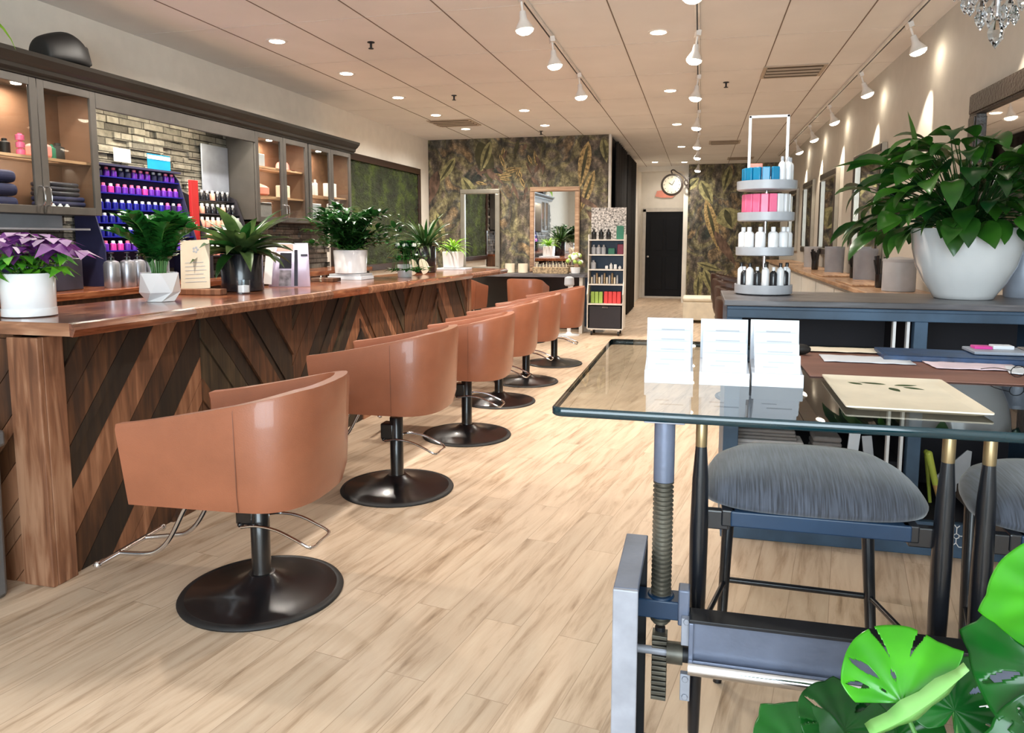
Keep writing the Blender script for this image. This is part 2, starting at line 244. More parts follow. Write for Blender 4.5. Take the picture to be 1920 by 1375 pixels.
# ------------------------------------------------------------------ mesh helper
class MB:
    def __init__(s): s.v = []; s.f = []; s.fm = []; s.mats = []
    def mi(s, m_):
        if m_ not in s.mats: s.mats.append(m_)
        return s.mats.index(m_)
    def add(s, vs_, fs_, m_):
        o = len(s.v); s.v += [tuple(v) for v in vs_]; k = s.mi(m_)
        for f in fs_: s.f.append(tuple(i+o for i in f)); s.fm.append(k)
    def box(s, c, d, m_, rot=None, taper=None):
        x, y, z = [q/2 for q in d]; P = []
        for dz in (-1, 1):
            t = (taper if (taper and dz > 0) else 1.0)
            P += [Vector((-x*t, -y*t, dz*z)), Vector((x*t, -y*t, dz*z)), Vector((x*t, y*t, dz*z)), Vector((-x*t, y*t, dz*z))]
        if rot is not None:
            mr = rot if isinstance(rot, Matrix) else Euler(rot).to_matrix()
            P = [mr @ p for p in P]
        c = Vector(c); P = [p+c for p in P]
        s.add(P, [(0, 3, 2, 1), (4, 5, 6, 7), (0, 1, 5, 4), (1, 2, 6, 5), (2, 3, 7, 6), (3, 0, 4, 7)], m_)
        return s
    def ext(s, x0, x1, y0, y1, z0, z1, m_): return s.box(((x0+x1)/2, (y0+y1)/2, (z0+z1)/2), (abs(x1-x0), abs(y1-y0), abs(z1-z0)), m_)
    def lathe(s, prof, m_, c=(0, 0, 0), n=32, rot=None, sc=(1, 1)):
        P = []; c = Vector(c); mr = Euler(rot).to_matrix() if rot else None
        for r, z in prof:
            for i in range(n):
                a = 2*PI*i/n; p = Vector((r*math.cos(a)*sc[0], r*math.sin(a)*sc[1], z))
                if mr: p = mr @ p
                P.append(p+c)
        F = []
        for k in range(len(prof)-1):
            for i in range(n):
                j = (i+1) % n; F.append((k*n+i, k*n+j, (k+1)*n+j, (k+1)*n+i))
        if prof[0][0] > 1e-6: F.append(tuple(range(n-1, -1, -1)))
        if prof[-1][0] > 1e-6: F.append(tuple((len(prof)-1)*n+i for i in range(n)))
        s.add(P, F, m_); return s
    def cyl(s, p0, p1, r, m_, r1=None, n=16):
        p0 = Vector(p0); p1 = Vector(p1); d = (p1-p0); L_ = d.length; q = d.to_track_quat('Z', 'Y').to_matrix(); r1 = r if r1 is None else r1
        P = []
        for rr, z in ((r, 0), (r1, L_)):
            for i in range(n):
                a = 2*PI*i/n; P.append(q @ Vector((rr*math.cos(a), rr*math.sin(a), z))+p0)
        F = [(i, (i+1) % n, n+(i+1) % n, n+i) for i in range(n)]+[tuple(range(n-1, -1, -1)), tuple(range(n, 2*n))]
        s.add(P, F, m_); return s
    def tube(s, pts, r, m_, n=10, closed=False, sub=0):
        pts = [Vector(p) for p in pts]
        if sub:
            out = []; K = len(pts)
            for i in range(K-1 if not closed else K):
                p0 = pts[(i-1) % K] if (closed or i > 0) else pts[0]; p1 = pts[i]; p2 = pts[(i+1) % K]; p3 = pts[(i+2) % K] if (closed or i+2 < K) else pts[-1]
                for q in range(sub):
                    t = q/sub; out.append(0.5*((2*p1)+(-p0+p2)*t+(2*p0-5*p1+4*p2-p3)*t*t+(-p0+3*p1-3*p2+p3)*t**3))
            if not closed: out.append(pts[-1])
            pts = out
        K = len(pts); rs = r if isinstance(r, (list, tuple)) else None
        P = []; up = None
        for i, p in enumerate(pts):
            if closed: t = pts[(i+1) % K]-pts[(i-1) % K]
            else: t = pts[min(i+1, K-1)]-pts[max(i-1, 0)]
            t.normalize()
            if up is None: up = t.orthogonal().normalized()
            up = (up-t*up.dot(t)); up = up.normalized() if up.length > 1e-6 else t.orthogonal().normalized()
            sd = t.cross(up)
            rr = r if rs is None else rs[0]+(rs[1]-rs[0])*i/max(1, K-1)
            for j in range(n):
                a = 2*PI*j/n; P.append(p+up*math.cos(a)*rr+sd*math.sin(a)*rr)
        F = []
        for i in range(K if closed else K-1):
            for j in range(n):
                a = i*n+j; b = i*n+(j+1) % n; c = ((i+1) % K)*n+(j+1) % n; d = ((i+1) % K)*n+j; F.append((a, b, c, d))
        if not closed: F += [tuple(range(n-1, -1, -1)), tuple((K-1)*n+j for j in range(n))]
        s.add(P, F, m_); return s
    def ball(s, c, r, m_, n=12, sc=(1, 1, 1)):
        k = n//2; prof = [(max(1e-7, math.sin(PI*i/k)), -math.cos(PI*i/k)) for i in range(k+1)]
        P = []; F = []
        for pr, z in prof:
            for i in range(n): a = 2*PI*i/n; P.append((c[0]+pr*math.cos(a)*r*sc[0], c[1]+pr*math.sin(a)*r*sc[1], c[2]+z*r*sc[2]))
        for q in range(k):
            for i in range(n): j = (i+1) % n; F.append((q*n+i, q*n+j, (q+1)*n+j, (q+1)*n+i))
        s.add(P, F, m_); return s
    def prism(s, poly, m_, h, axis='z', base=0.0, msid=None):
        """polygon extruded along an axis; poly in the remaining two coordinates"""
        def pt(a, b, c):
            return {'z': (a, b, c), 'y': (a, c, b), 'x': (c, a, b)}[axis]
        n = len(poly); P = [pt(a, b, base) for a, b in poly]+[pt(a, b, base+h) for a, b in poly]
        s.add(P, [tuple(range(n-1, -1, -1)), tuple(range(n, 2*n))], m_)
        s.add(P, [(i, (i+1) % n, n+(i+1) % n, n+i) for i in range(n)], msid or m_); return s
    def leaf(s, base, yaw, pitch, length, width, droop, m_, seg=6, fold=0.12, shape=0.8, roll=0.0, thick=0):
        """arched leaf: starts at base, goes out at pitch, bends down by droop"""
        b = Vector(base); pts = []; p = b.copy(); dl = length/seg
        for i in range(seg+1):
            t = i/seg; a = pitch-droop*t
            d = Vector((math.cos(yaw)*math.cos(a), math.sin(yaw)*math.cos(a), math.sin(a)))
            pts.append((p.copy(), d)); p += d*dl
        P = []; 
        for i, (p, d) in enumerate(pts):
            t = i/seg; wv = width*0.5*max(0.03, math.sin(PI*(t**shape)))
            if i == seg: wv = width*0.01
            sd = Vector((-math.sin(yaw), math.cos(yaw), 0)); up = sd.cross(d)*-1
            if roll: sd = sd*math.cos(roll)+up*math.sin(roll); up = sd.cross(d)*-1
            P += [p+sd*wv+up*fold*wv*2, p, p-sd*wv+up*fold*wv*2]
        F = []
        for i in range(seg): o = i*3; F += [(o, o+1, o+4, o+3), (o+1, o+2, o+5, o+4)]
        s.add(P, F, m_); return pts
    def build(s, name, parent=None, smooth=35, bevel=0, loc=None, rot=None, kind=None, solid=0, bseg=2):
        me = bpy.data.meshes.new(name); me.from_pydata(s.v, [], s.f); me.update()
        for m_ in s.mats: me.materials.append(m_)
        me.polygons.foreach_set('material_index', s.fm)
        if smooth: me.shade_smooth(); me.set_sharp_from_angle(angle=math.radians(smooth))
        o = bpy.data.objects.new(name, me); C.objects.link(o)
        if parent is not None: o.parent = parent
        if loc is not None: o.location = loc
        if rot is not None: o.rotation_euler = rot
        if kind: o['kind'] = kind
        if solid: md = o.modifiers.new('solid', 'SOLIDIFY'); md.thickness = solid; md.offset = 0
        if bevel: md = o.modifiers.new('bevel', 'BEVEL'); md.width = bevel; md.segments = bseg; md.limit_method = 'ANGLE'; md.angle_limit = math.radians(40)
        return o
def clampv(o, zmin=None, xmax=None):
    for v in o.data.vertices:
        if zmin is not None and v.co.z < zmin: v.co.z = zmin+random.random()*.004
        if xmax is not None and v.co.x > xmax: v.co.x = xmax-random.random()*.01
    return o
def tag(o, label, cat, group=None, kind=None):
    o['label'] = label; o['category'] = cat
    if group: o['group'] = group
    if kind: o['kind'] = kind
    return o
def thing(name, label, cat, loc=(0, 0, 0), rz=0.0, group=None):
    o = bpy.data.objects.new(name, None); C.objects.link(o); o.empty_display_size = 0.1
    o.location = loc; o.rotation_euler = (0, 0, rz); return tag(o, label, cat, group)
def copy_tree(o, parent=None):
    c = o.copy(); C.objects.link(c); c.parent = parent
    for ch in list(o.children): copy_tree(ch, c)
    return c
def dup(o, loc, rz, label, group=None, scale=None):
    c = copy_tree(o); c.location = loc; c.rotation_euler = (0, 0, rz); c['label'] = label
    if group: c['group'] = group
    if scale: c.scale = scale
    return c
def S(name, mb, **k): return mb.build(name, kind='structure', **k)
ORD = ['first', 'second', 'third', 'fourth', 'fifth', 'sixth', 'seventh', 'eighth', 'ninth', 'tenth']

# ------------------------------------------------------------------ the room shell
XL, XR, ZC = -4.37, 1.66, 3.04
YB, YW, YD, YF = 11.80, 17.0, 18.4, -1.9
MB().ext(XL-.1, XR+.1, YF-.1, YD+.1, -0.1, 0, M['floor']).build('floor', kind='structure')
mb = MB(); mb.ext(XL-.1, XR+.1, YF-.1, YD+.1, ZC, ZC+0.1, M['ceil'])
for gx in (-3.6, -3.0, -2.4, -1.8, -1.2, -0.65, -0.06, 0.55, 1.12):
    mb.ext(gx-.004, gx+.004, YF, YD, ZC-.0035, ZC+.001, M['grid'])
for i, gy in enumerate([y*1.22-.9 for y in range(16)]):
    mb.ext(XL, XR, gy-.002, gy+.002, ZC-.002, ZC+.001, M['gridl'])
S('ceiling', mb, smooth=0)
S('wall_left', MB().ext(XL-.1, XL, YF, YD, 0, ZC, M['wall']), smooth=0)
S('wall_right', MB().ext(XR, XR+.1, YF, YD, 0, ZC, M['wall_r']), smooth=0)
# front wall with the shop window behind the camera
mb = MB(); mb.ext(XL, XR, YF-.1, YF, 0, 0.35, M['wall']); mb.ext(XL, XR, YF-.1, YF, 2.85, ZC, M['wall']); mb.ext(XL, -1.95, YF-.1, YF, .35, 2.85, M['wall']); mb.ext(1.5, XR, YF-.1, YF, .35, 2.85, M['wall'])
S('wall_front', mb, smooth=0)
mb = MB()
for x in (-1.95, -.25, 1.45): mb.ext(x, x+.05, YF-.07, YF-.01, .35, 2.85, M['steeld'])
mb.ext(-1.95, 1.5, YF-.07, YF-.01, .35, .40, M['steeld']); mb.ext(-1.95, 1.5, YF-.07, YF-.01, 2.80, 2.85, M['steeld'])
mb.ext(-1.95, 1.5, YF-.045, YF-.040, .40, 2.80, M['glass']); S('window_1', mb, smooth=0)

def mural_leaf(mb, P, cx, cz, ang, L_, W_, m_, seg=9):
    """a leaf printed on the paper, P maps (along wall, height) to a point"""
    pts = []
    for i in range(seg+1):
        t = i/seg; w_ = W_*.5*math.sin(PI*t**.8); pts.append((t*L_, w_))
    for i in range(seg-1, 0, -1):
        t = i/seg; w_ = W_*.5*math.sin(PI*t**.8); pts.append((t*L_, -w_))
    ca, sa = math.cos(ang), math.sin(ang)
    V_ = [P(cx+x*ca-y*sa, cz+x*sa+y*ca) for x, y in pts]
    mb.add(V_, [tuple(range(len(V_)))], m_)
def mural(mb, x0, x1, yy, z1, mt, seed, leaves):
    mb.ext(x0, x1, yy, yy+.1, 0, z1, mt)
    lay = [0.0]
    def P(a, b):
        return (min(max(a, x0+.01), x1-.01), yy-.002-lay[0]*.0004, min(max(b, .02), z1-.02))
    for k, (cx, cz, ang, L_, W_, m_) in enumerate(leaves):
        lay[0] = k*.35; mural_leaf(mb, P, cx, cz, ang, L_, W_, m_)
        if m_ in (M['lf_print'], M['lf_print4']): lay[0] = k*.35+.2; mural_leaf(mb, P, cx+.08*L_*math.cos(ang), cz+.08*L_*math.sin(ang), ang, L_*.84, W_*.28, M['lf_print2'])
A, B_, K_, G_ = M['lf_print'], M['lf_print2'], M['lf_print3'], M['lf_print4']
rd = random.Random(5)
lv = [(-3.8, 2.45, -1.0, .62, .20, A), (-3.9, 2.75, -2.2, .5, .16, A), (-4.2, 2.55, -1.9, .6, .2, K_), (-4.25, 1.9, -1.4, .8, .2, A), (-3.5, 3.0, -1.25, .7, .3, B_), (-3.3, 3.0, -1.9, .55, .16, A),
      (-1.72, 2.95, -1.75, .75, .20, G_), (-1.62, 2.5, -1.9, .7, .15, G_), (-1.50, 3.0, -1.4, .4, .14, A), (-1.75, 1.9, -.9, .6, .1, K_), (-2.0, 2.15, -.5, .6, .08, K_)]
for i in range(26):
    a = rd.uniform(-2.2, -.9); lv.append((-2.9+rd.uniform(-.35, .55), 2.15+rd.uniform(.0, .85), a, rd.uniform(.12, .3), rd.uniform(.03, .07), rd.choice([G_, K_, K_, B_])))
for i in range(16):
    lv.append((-3.35+rd.uniform(-.3, .3), 2.35+rd.uniform(-.2, .25), rd.uniform(-1.2, .3), rd.uniform(.15, .35), .05, rd.choice([K_, K_, M['lf_print4']])))
mb = MB(); mural(mb, XL, -1.39, YB, ZC, M['mural'], 3, lv); S('wall_back', mb, smooth=0)
lv = [(-.02, 2.7, -1.1, .6, .26, A), (-.05, 2.75, -2.4, .45, .2, A), (.6, 3.0, -1.8, .6, .2, A), (.1, 2.3, -1.3, 1.2, .25, G_), (.3, 1.6, -1.0, .9, .2, K_), (.0, .7, -.7, .6, .18, A), (-.05, .9, -.3, .6, .15, A), (0, .65, -1.6, .6, .2, A), (.1, .8, -1.2, .7, .2, A), (.5, 2.1, -1.2, .5, .5, A)]
mb = MB(); mural(mb, -.27, XR, YW, ZC, M['mural2'], 8, lv); S('wall_mural_far', mb, smooth=0)
# passage walls, black curtained storeroom front, end wall and door
S('wall_passage', MB().ext(-1.49, -1.39, YB+.1, 15.7, 0, ZC, M['dark']).ext(-1.49, -1.39, 15.7, YD, 0, ZC, M['wall']), smooth=0)
S('trim_1', MB().ext(-1.40, -1.365, YB-.02, YB+.1, 0, ZC, M['base']), smooth=0)
S('wall_end', MB().ext(-1.39, -.27, YD, YD+.1, 2.07, ZC, M['wall']).ext(-1.39, -1.27, YD, YD+.1, 0, 2.07, M['wall']).ext(-.37, -.17, YW+.1, YD+.1, 0, ZC, M['wall']).ext(-1.39, -.37, YW+.3, YW+.4, 2.93, ZC, M['wall']), smooth=0)
mb = MB(); mb.ext(-1.27, -.37, YD+.0, YD+.06, 0.03, 2.07, M['doorm'])
for (a, b, c, d) in ((-1.16, -.86, 1.15, 1.92), (-.78, -.48, 1.15, 1.92), (-1.16, -.86, .2, 1.0), (-.78, -.48, .2, 1.0)):
    mb.ext(a, b, YD-.012, YD, c, d, M['doorm'])
dr = S('door_1', mb, bevel=.004)
MB().cyl((-1.2, YD-.05, 1.0), (-1.2, YD, 1.0), .012, M['chrome']).ball((-1.2, YD-.06, 1.0), .03, M['chrome']).build('door_handle', dr)
S('trim_2', MB().ext(-1.34, -1.27, YD-.03, YD, 0, 2.13, M['base']).ext(-1.34, -.37, YD-.03, YD, 2.07, 2.16, M['base']).ext(-1.27, -.37, YD-.06, YD+.02, 0, .04, M['base']), smooth=0)
S('baseboard_left', MB().ext(XL, XL+.015, YF, YB, 0, .1, M['base']), smooth=0)
S('baseboard_right', MB().ext(XR-.015, XR, YF, YW, 0, .1, M['base']), smooth=0)
# gathered curtain in front of the storeroom
for k, (y0, y1, nm) in enumerate(((11.98, 13.6, 'near the mural edge'), (13.9, 15.6, 'nearest the end door'))):
    mb = MB(); n = 60; P = []
    for i in range(n+1):
        t = i/n; y = y0+(y1-y0)*t; x = -1.31+.035*math.sin(t*PI*14)
        P += [(x, y, .03), (x, y, 2.95)]
    mb.add(P, [(2*i, 2*i+2, 2*i+3, 2*i+1) for i in range(n)], M['dark'])
    o = mb.build('curtain', solid=.01); tag(o, 'long black curtain in the passage, the one '+nm, 'curtain')

# ------------------------------------------------------------------ ceiling lights
dl = thing('downlight', 'x', 'ceiling light', (0, 0, 0))
MB().lathe([(.062, -.004), (.085, -.004), (.088, 0), (.088, .004)], M['lamp_white'], n=24).build('trim_ring', dl)
MB().lathe([(0, -.006), (.06, -.005), (.062, -.004)], M['lamp_on'], n=24).build('lamp_lens', dl)
rows = [('row along the cabinets', -3.38, [3.2, 4.42, 5.64, 6.88, 8.17, 9.43, 10.72]), ('short row before the jungle mural', -2.18, [9.36, 10.65]), ('middle row over the aisle', -.355, [3.7, 6.12, 8.51, 11.0, 13.68, 16.45])]
first = True
for nm, x, ys in rows:
    vis = [y for y in ys if y > 4.8]
    for y in ys:
        if y > 4.8:
            lb = '%s recessed downlight, counted from the front, in the %s' % (ORD[vis.index(y)], nm)
            if first: dl.location = (x, y, ZC); dl['label'] = lb; dl['group'] = 'recessed downlights'; first = False
            else: dup(dl, (x, y, ZC), 0, lb, 'recessed downlights')
        else: dup(dl, (x, y, ZC), 0, 'recessed downlight %s the shop window in the %s above the picture' % ('nearest' if y < 4 else 'second from', nm.split(' over')[0]), 'recessed downlights')
        spot_light('downlight_beam', (x, y, ZC-.03), (x, y, 0), DOWN_W*(1.7 if x < -3 else 1), WARM, 158, 1.0, .06)
for i, (x, y) in enumerate(((-.96, 16.3), (-.75, 17.9))):
    dup(dl, (x, y, ZC), 0, ['small recessed downlight at the passage ceiling, left one', 'small recessed downlight just above the black door'][i], 'recessed downlights')
    spot_light('downlight_beam', (x, y, ZC-.03), (x, y, 0), 10, WARM, 150, 1.0, .06)

def track(name, x, y0, y1, label):
    o = MB().ext(x-.018, x+.018, y0, y1, ZC-.032, ZC-.004, M['lamp_white']).ext(x-.006, x+.006, y0, y1, ZC-.034, ZC-.031, M['steeld']).build(name, smooth=0, bevel=.002)
    return tag(o, label, 'light track')
track('light_track', -1.18, 3.6, 8.9, 'short white light track on the ceiling left of the aisle')
track('light_track', -.06, 3.6, 16.6, 'long white light track over the centre of the aisle')
track('light_track', 1.43, 3.6, 15.4, 'white light track beside the right wall')
th = thing('track_spotlight', 'x', 'spotlight')
MB().box((0, 0, -.05), (.035, .09, .04), M['lamp_white']).cyl((0, 0, -.07), (0, 0, -.15), .008, M['lamp_white'], n=10).build('adapter', th)
MB().lathe([(.010, .075), (.02, .07), (.026, .02), (.05, -.02), (.062, -.045), (.058, -.048)], M['lamp_white'], c=(0, 0, -.20), n=20).build('lamp_head', th)
MB().lathe([(0, -.080), (.034, -.074), (.053, -.060), (.059, -.046), (.055, -.044)], M['lamp_on'], c=(0, 0, -.20), n=20).build('lamp_lens', th)
first = True
def head(x, y, rz, lb, tilt=0):
    global first
    if first: th.location = (x, y, ZC); th.rotation_euler = (0, tilt, rz); th['label'] = lb; th['group'] = 'track spotlights'; first = False; o = th
    else: o = dup(th, (x, y, ZC), rz, lb, 'track spotlights'); o.rotation_euler = (0, tilt, rz)
for i, y in enumerate((4.9, 5.95, 7.3)):
    head(-1.17, y, .3, '%s white spotlight from the front on the short left ceiling track' % ORD[i], -.12)
    spot_light('track_beam', (-1.2, y, ZC-.28), (-2.0, y+.3, 0), TRACK_W, WARM, 85, .8)
for i, y in enumerate((4.5, 6.05, 7.65, 9.7, 11.75, 13.3, 15.8)):
    head(-.05, y, .2, '%s white spotlight from the front on the long centre track' % ORD[i], .12)
    spot_light('track_beam', (-.05, y, ZC-.28), (-.5+(i % 2)*.4, y+.2, 0), TRACK_W, WARM, 85, .8)
for i, y in enumerate((4.3, 6.2, 7.92, 9.72, 11.35, 12.95)):
    head(1.43, y, 0, 'white spotlight on the right wall track above the picture top' if i == 0 else '%s white spotlight from the front on the right wall track' % ORD[i-1], -.35)
    spot_light('track_beam', (1.49, y+.06, ZC-.26), (1.70, y+.42, 1.9), SCALLOP_W, (1.0, .86, .68), 44, .5, .015)

# vents, sprinklers
def vent(x, y, sx, sy, lb):
    t = thing('ceiling_vent', lb, 'air vent', (x, y, ZC), 0, 'ceiling air vents')
    mb = MB()
    for a, b, c, d in ((-sx/2, sx/2, -sy/2, -sy/2+.03), (-sx/2, sx/2, sy/2-.03, sy/2), (-sx/2, -sx/2+.03, -sy/2+.03, sy/2-.03), (sx/2-.03, sx/2, -sy/2+.03, sy/2-.03)): mb.ext(a, b, c, d, -.012, 0, M['ventw'])
    mb.build('frame', t, smooth=0)
    mb = MB(); mb.ext(-sx/2+.03, sx/2-.03, -sy/2+.03, sy/2-.03, -.002, -.001, M['vent'])
    for k in range(int(sy/.045)): mb.box((0, -sy/2+.05+k*.045, -.008), (sx-.07, .004, .022), M['ventw'] if k % 3 else M['vent'], rot=(.7, 0, 0))
    mb.build('louvre', t, smooth=0)
vent(.82, 7.8, .56, .52, 'square ceiling vent nearest the front, right of the centre track')
vent(-3.35, 10.1, .62, .55, 'square ceiling vent over the left corner by the jungle mural')
vent(.36, 13.2, .5, .45, 'small ceiling vent far back between centre track and rack top')
vent(.75, 15.9, .5, .45, 'farthest ceiling vent, close to the far mural wall')
for i, (x, y, lb) in enumerate(((-2.65, 5.85, 'small dark sprinkler head between the left ceiling lights'), (-2.72, 8.2, 'tiny sprinkler head near the left corner vent'), (.22, 8.2, 'tiny sprinkler head beside the large right vent'), (-2.35, 11.2, 'tiny sprinkler head above the jungle mural'))):
    tag(MB().lathe([(.03, 0), (.03, -.006), (.01, -.008), (.009, -.045), (.022, -.05), (.022, -.054), (0, -.055)], M['steeld'], c=(x, y, ZC), n=14).build('sprinkler_head'), lb, 'sprinkler', 'ceiling sprinkler heads')

# ------------------------------------------------------------------ bar counter
def barz(y): return 1.115-.0085*(y-2.41)
t = thing('bar_counter', 'long wooden bar with reclaimed chevron plank front along the left', 'bar counter', (0, 0, 0))
mb = MB(); y0, y1 = 2.41, 9.3; ny = 14
def strip(mb, x0, x1, y0, y1, th_, m_, mend=None):
    P = []
    for y in (y0, y1):
        for x in (x0, x1):
            for dz in (0, -th_): P.append((x, y, barz(y)+dz))
    # order: y0x0t,y0x0b,y0x1t,y0x1b,y1...
    mb.add(P, [(0, 2, 6, 4), (1, 5, 7, 3), (2, 3, 7, 6), (0, 4, 5, 1), (4, 6, 7, 5)], m_); mb.add(P, [(0, 1, 3, 2)], mend or m_)
strip(mb, -3.12, -2.40, 2.41, 9.3, .053, M['bartop'], M['barend'])
mb.build('countertop', t, smooth=0, bevel=.004)
mb = MB(); rr = random.Random(3); ys = 2.41
while ys < 9.28:   # live-edge strips along the front
    ye = min(9.3, ys+rr.uniform(.5, 1.5)); P = []
    dx = rr.uniform(.022, .034)
    for y in (ys, ye):
        P += [(-2.40, y, barz(y)-.001), (-2.40+dx*.6, y, barz(y)-.004), (-2.40+dx, y, barz(y)-.026), (-2.40+dx*.5, y, barz(y)-.056), (-2.40, y, barz(y)-.053)]
    mb.add(P, [(i, i+1, i+6, i+5) for i in range(4)]+[(4, 3, 2, 1, 0), (5, 6, 7, 8, 9)], rr.choice([M['bartop'], M['bartop'], M['post']])); ys = ye
mb.build('live_edge', t, smooth=50)
# chevron boards, built flat and clipped to each bay
def clipped_boards(y0, y1, z0, z1, sgn, rnd):
    out = []; ang = math.radians(50)*sgn; d = Vector((math.cos(ang), math.sin(ang))); nrm = Vector((-d.y, d.x)); ctr = Vector(((y0+y1)/2, (z0+z1)/2))
    pos = -1.1
    def clip(poly, ax, val, keep_gt):
        res = []
        for i in range(len(poly)):
            a, b = poly[i], poly[(i+1) % len(poly)]
            ia = (a[ax] >= val) if keep_gt else (a[ax] <= val); ib = (b[ax] >= val) if keep_gt else (b[ax] <= val)
            if ia: res.append(a)
            if ia != ib:
                u = (val-a[ax])/(b[ax]-a[ax]); res.append((a[0]+(b[0]-a[0])*u, a[1]+(b[1]-a[1])*u))
        return res
    while pos < 1.1:
        wd = rnd.choice([.05, .08, .10, .12, .14])
        q = [ctr+d*1.4+nrm*pos, ctr+d*1.4+nrm*(pos+wd-.004), ctr-d*1.4+nrm*(pos+wd-.004), ctr-d*1.4+nrm*pos]
        poly = [(v.x, v.y) for v in q]
        for ax, val, g in ((0, y0, True), (0, y1, False), (1, z0, True), (1, z1, False)):
            if len(poly) > 2: poly = clip(poly, ax, val, g)
        if len(poly) > 2: out.append(poly)
        pos += wd
    return out
rr = random.Random(11); bays = [2.53, 3.45, 4.38, 5.40, 6.30, 7.2, 8.2]
mb = MB(); mb.ext(-2.70, -2.61, 2.47, 8.2, 0, 1.0, M['b_drk'])
for k in range(6):
    for poly in clipped_boards(bays[k]+.002, bays[k+1]-.002, .0, 1.04, 1 if k % 2 == 0 else -1, rr):
        m_ = rr.choice([M['b_drk'], M['b_brn'], M['b_olv'], M['b_drk'], M['b_tan'], M['b_brn']] if k < 2 else [M['b_brn'], M['b_tan'], M['b_olv'], M['b_brn'], M['b_drk'], M['b_brn']])
        hh = rr.choice([.018, .026, .034]); mb.prism(poly, m_, hh, 'x', -2.61)
mb.build('chevron_panel', t, smooth=0)
MB().ext(-2.60, -2.565, 2.44, 2.54, 0, 1.05, M['post']).build('corner_post', t, smooth=0, bevel=.004)
MB().ext(-2.72, -2.567, 2.415, 2.44, 0, 1.05, M['post']).build('corner_post', t, smooth=0, bevel=.004)
mb = MB(); mb.ext(-3.08, -2.72, 2.45, 2.49, 0, 1.055, M['b_brn'])
for poly in clipped_boards(-3.06, -2.73, 0, 1.04, 1, rr): mb.prism([(a, b) for a, b in poly], rr.choice([M['post'], M['b_tan'], M['b_brn']]), .02, 'y', 2.43)
mb.build('end_panel', t, smooth=0)
MB().ext(-2.62, -2.555, 8.2, 8.28, 0, 1.03, M['post']).build('far_post', t, smooth=0, bevel=.004)
mb = MB()
for y in (3.5, 5.2, 7.0): mb.ext(-3.1, -2.62, y-.02, y+.02, .9, 1.0, M['b_drk'])
mb.ext(-3.1, -3.06, 2.5, 9.2, 0, 1.0, M['b_drk']); mb.build('back_panel', t, smooth=0)

# work counter along the left wall with stone behind
t = thing('work_counter', 'wooden back work counter against the stone wall behind the bar', 'counter')
MB().ext(XL+.03, -3.80, 1.5, 8.3, 1.06, 1.105, M['bartop']).build('worktop', t, smooth=0, bevel=.003)
MB().ext(XL+.03, -3.84, 1.5, 8.3, .0, 1.06, M['b_brn']).build('cabinet_body', t, smooth=0)
mb = MB(); mb.ext(XL, XL+.03, 1.5, 8.2, 1.05, 2.42, M['stone'])
rr = random.Random(2)
z = 1.11
while z < 2.36:
    y = 1.5
    while y < 8.2:
        ln = rr.uniform(.12, .42); dd = rr.uniform(.005, .035); 
        if rr.random() < .75: mb.ext(XL+.028, XL+.03+dd, y, min(8.2, y+ln-.004), z, z+.052, M['stone'])
        y += ln
    z += .057
S('trim_3', mb, smooth=0)

# ------------------------------------------------------------------ wall cabinets
CX = -4.0
def wall_cabinet(y0, y1, lb, shelves=(1.95,)):
    t = thing('wall_cabinet', lb, 'cabinet', (0, 0, 0)); mb = MB()
    x0 = XL+.066; z0, z1 = 1.60, 2.43
    mb.ext(x0, CX-.022, y0, y0+.02, z0, z1, M['cab']); mb.ext(x0, CX-.022, y1-.02, y1, z0, z1, M['cab']); mb.ext(x0, CX-.022, y0, y1, z0, z0+.02, M['cab']); mb.ext(x0, CX-.022, y0, y1, z1-.02, z1, M['cab'])
    mb.ext(x0, x0+.012, y0+.02, y1-.02, z0+.02, z1-.02, M['cabin']); mb.ext(x0+.012, CX-.024, y0+.02, y0+.023, z0+.02, z1-.02, M['cabin']); mb.ext(x0+.012, CX-.024, y1-.023, y1-.02, z0+.02, z1-.02, M['cabin']); mb.build('cabinet_body', t, smooth=0)
    for zs in shelves: MB().ext(x0+.012, CX-.05, y0+.024, y1-.024, zs-.009, zs+.009, M['pale']).build('shelf', t, smooth=0)
    ym = (y0+y1)/2
    MB().lathe([(0, 0), (.028, .0), (.03, .008)], M['lamp_on'], c=((x0+CX)/2, ym, z1-.029), n=18).build('puck_light', t)
    area_light('cabinet_inner_light', ((x0+CX)/2, ym, z1-.035), (0, 0, 0), .06, .06, 3.0, (1, .85, .7))
    for zs in shelves: area_light('cabinet_inner_light', (CX-.1, ym, zs-.015), (0, math.radians(40), 0), .03, .5, 1.2, (1, .85, .7))  # unseen fill lamps added under the shelves to brighten the dark interior
    for a, b, hs in ((y0+.003, ym-.003, 1), (ym+.003, y1-.003, -1)):
        mb = MB(); fw = .05; X0, X1 = CX-.02, CX
        mb.ext(X0, X1, a, a+fw, z0, z1, M['cab']); mb.ext(X0, X1, b-fw, b, z0, z1, M['cab']); mb.ext(X0, X1, a+fw, b-fw, z0, z0+fw, M['cab']); mb.ext(X0, X1, a+fw, b-fw, z1-fw, z1, M['cab'])
        d = mb.build('door', t, smooth=0, bevel=.002)
        MB().ext(CX-.013, CX-.009, a+fw-.004, b-fw+.004, z0+fw-.004, z1-fw+.004, M['glass']).build('glass_pane', d, smooth=0)
        yh = b-.022 if hs > 0 else a+.022
        MB().tube([(CX, yh, z0+.05), (CX+.028, yh, z0+.06), (CX+.034, yh, z0+.11), (CX+.028, yh, z0+.16), (CX, yh, z0+.17)], .005, M['chrome'], sub=4, n=8).build('handle', d)
    return t
wall_cabinet(3.42, 4.36, 'charcoal glass-door wall cabinet left of the lit stone niche')
wall_cabinet(6.24, 7.20, 'charcoal glass-door wall cabinet right beside the stone niche', (1.84, 2.12))
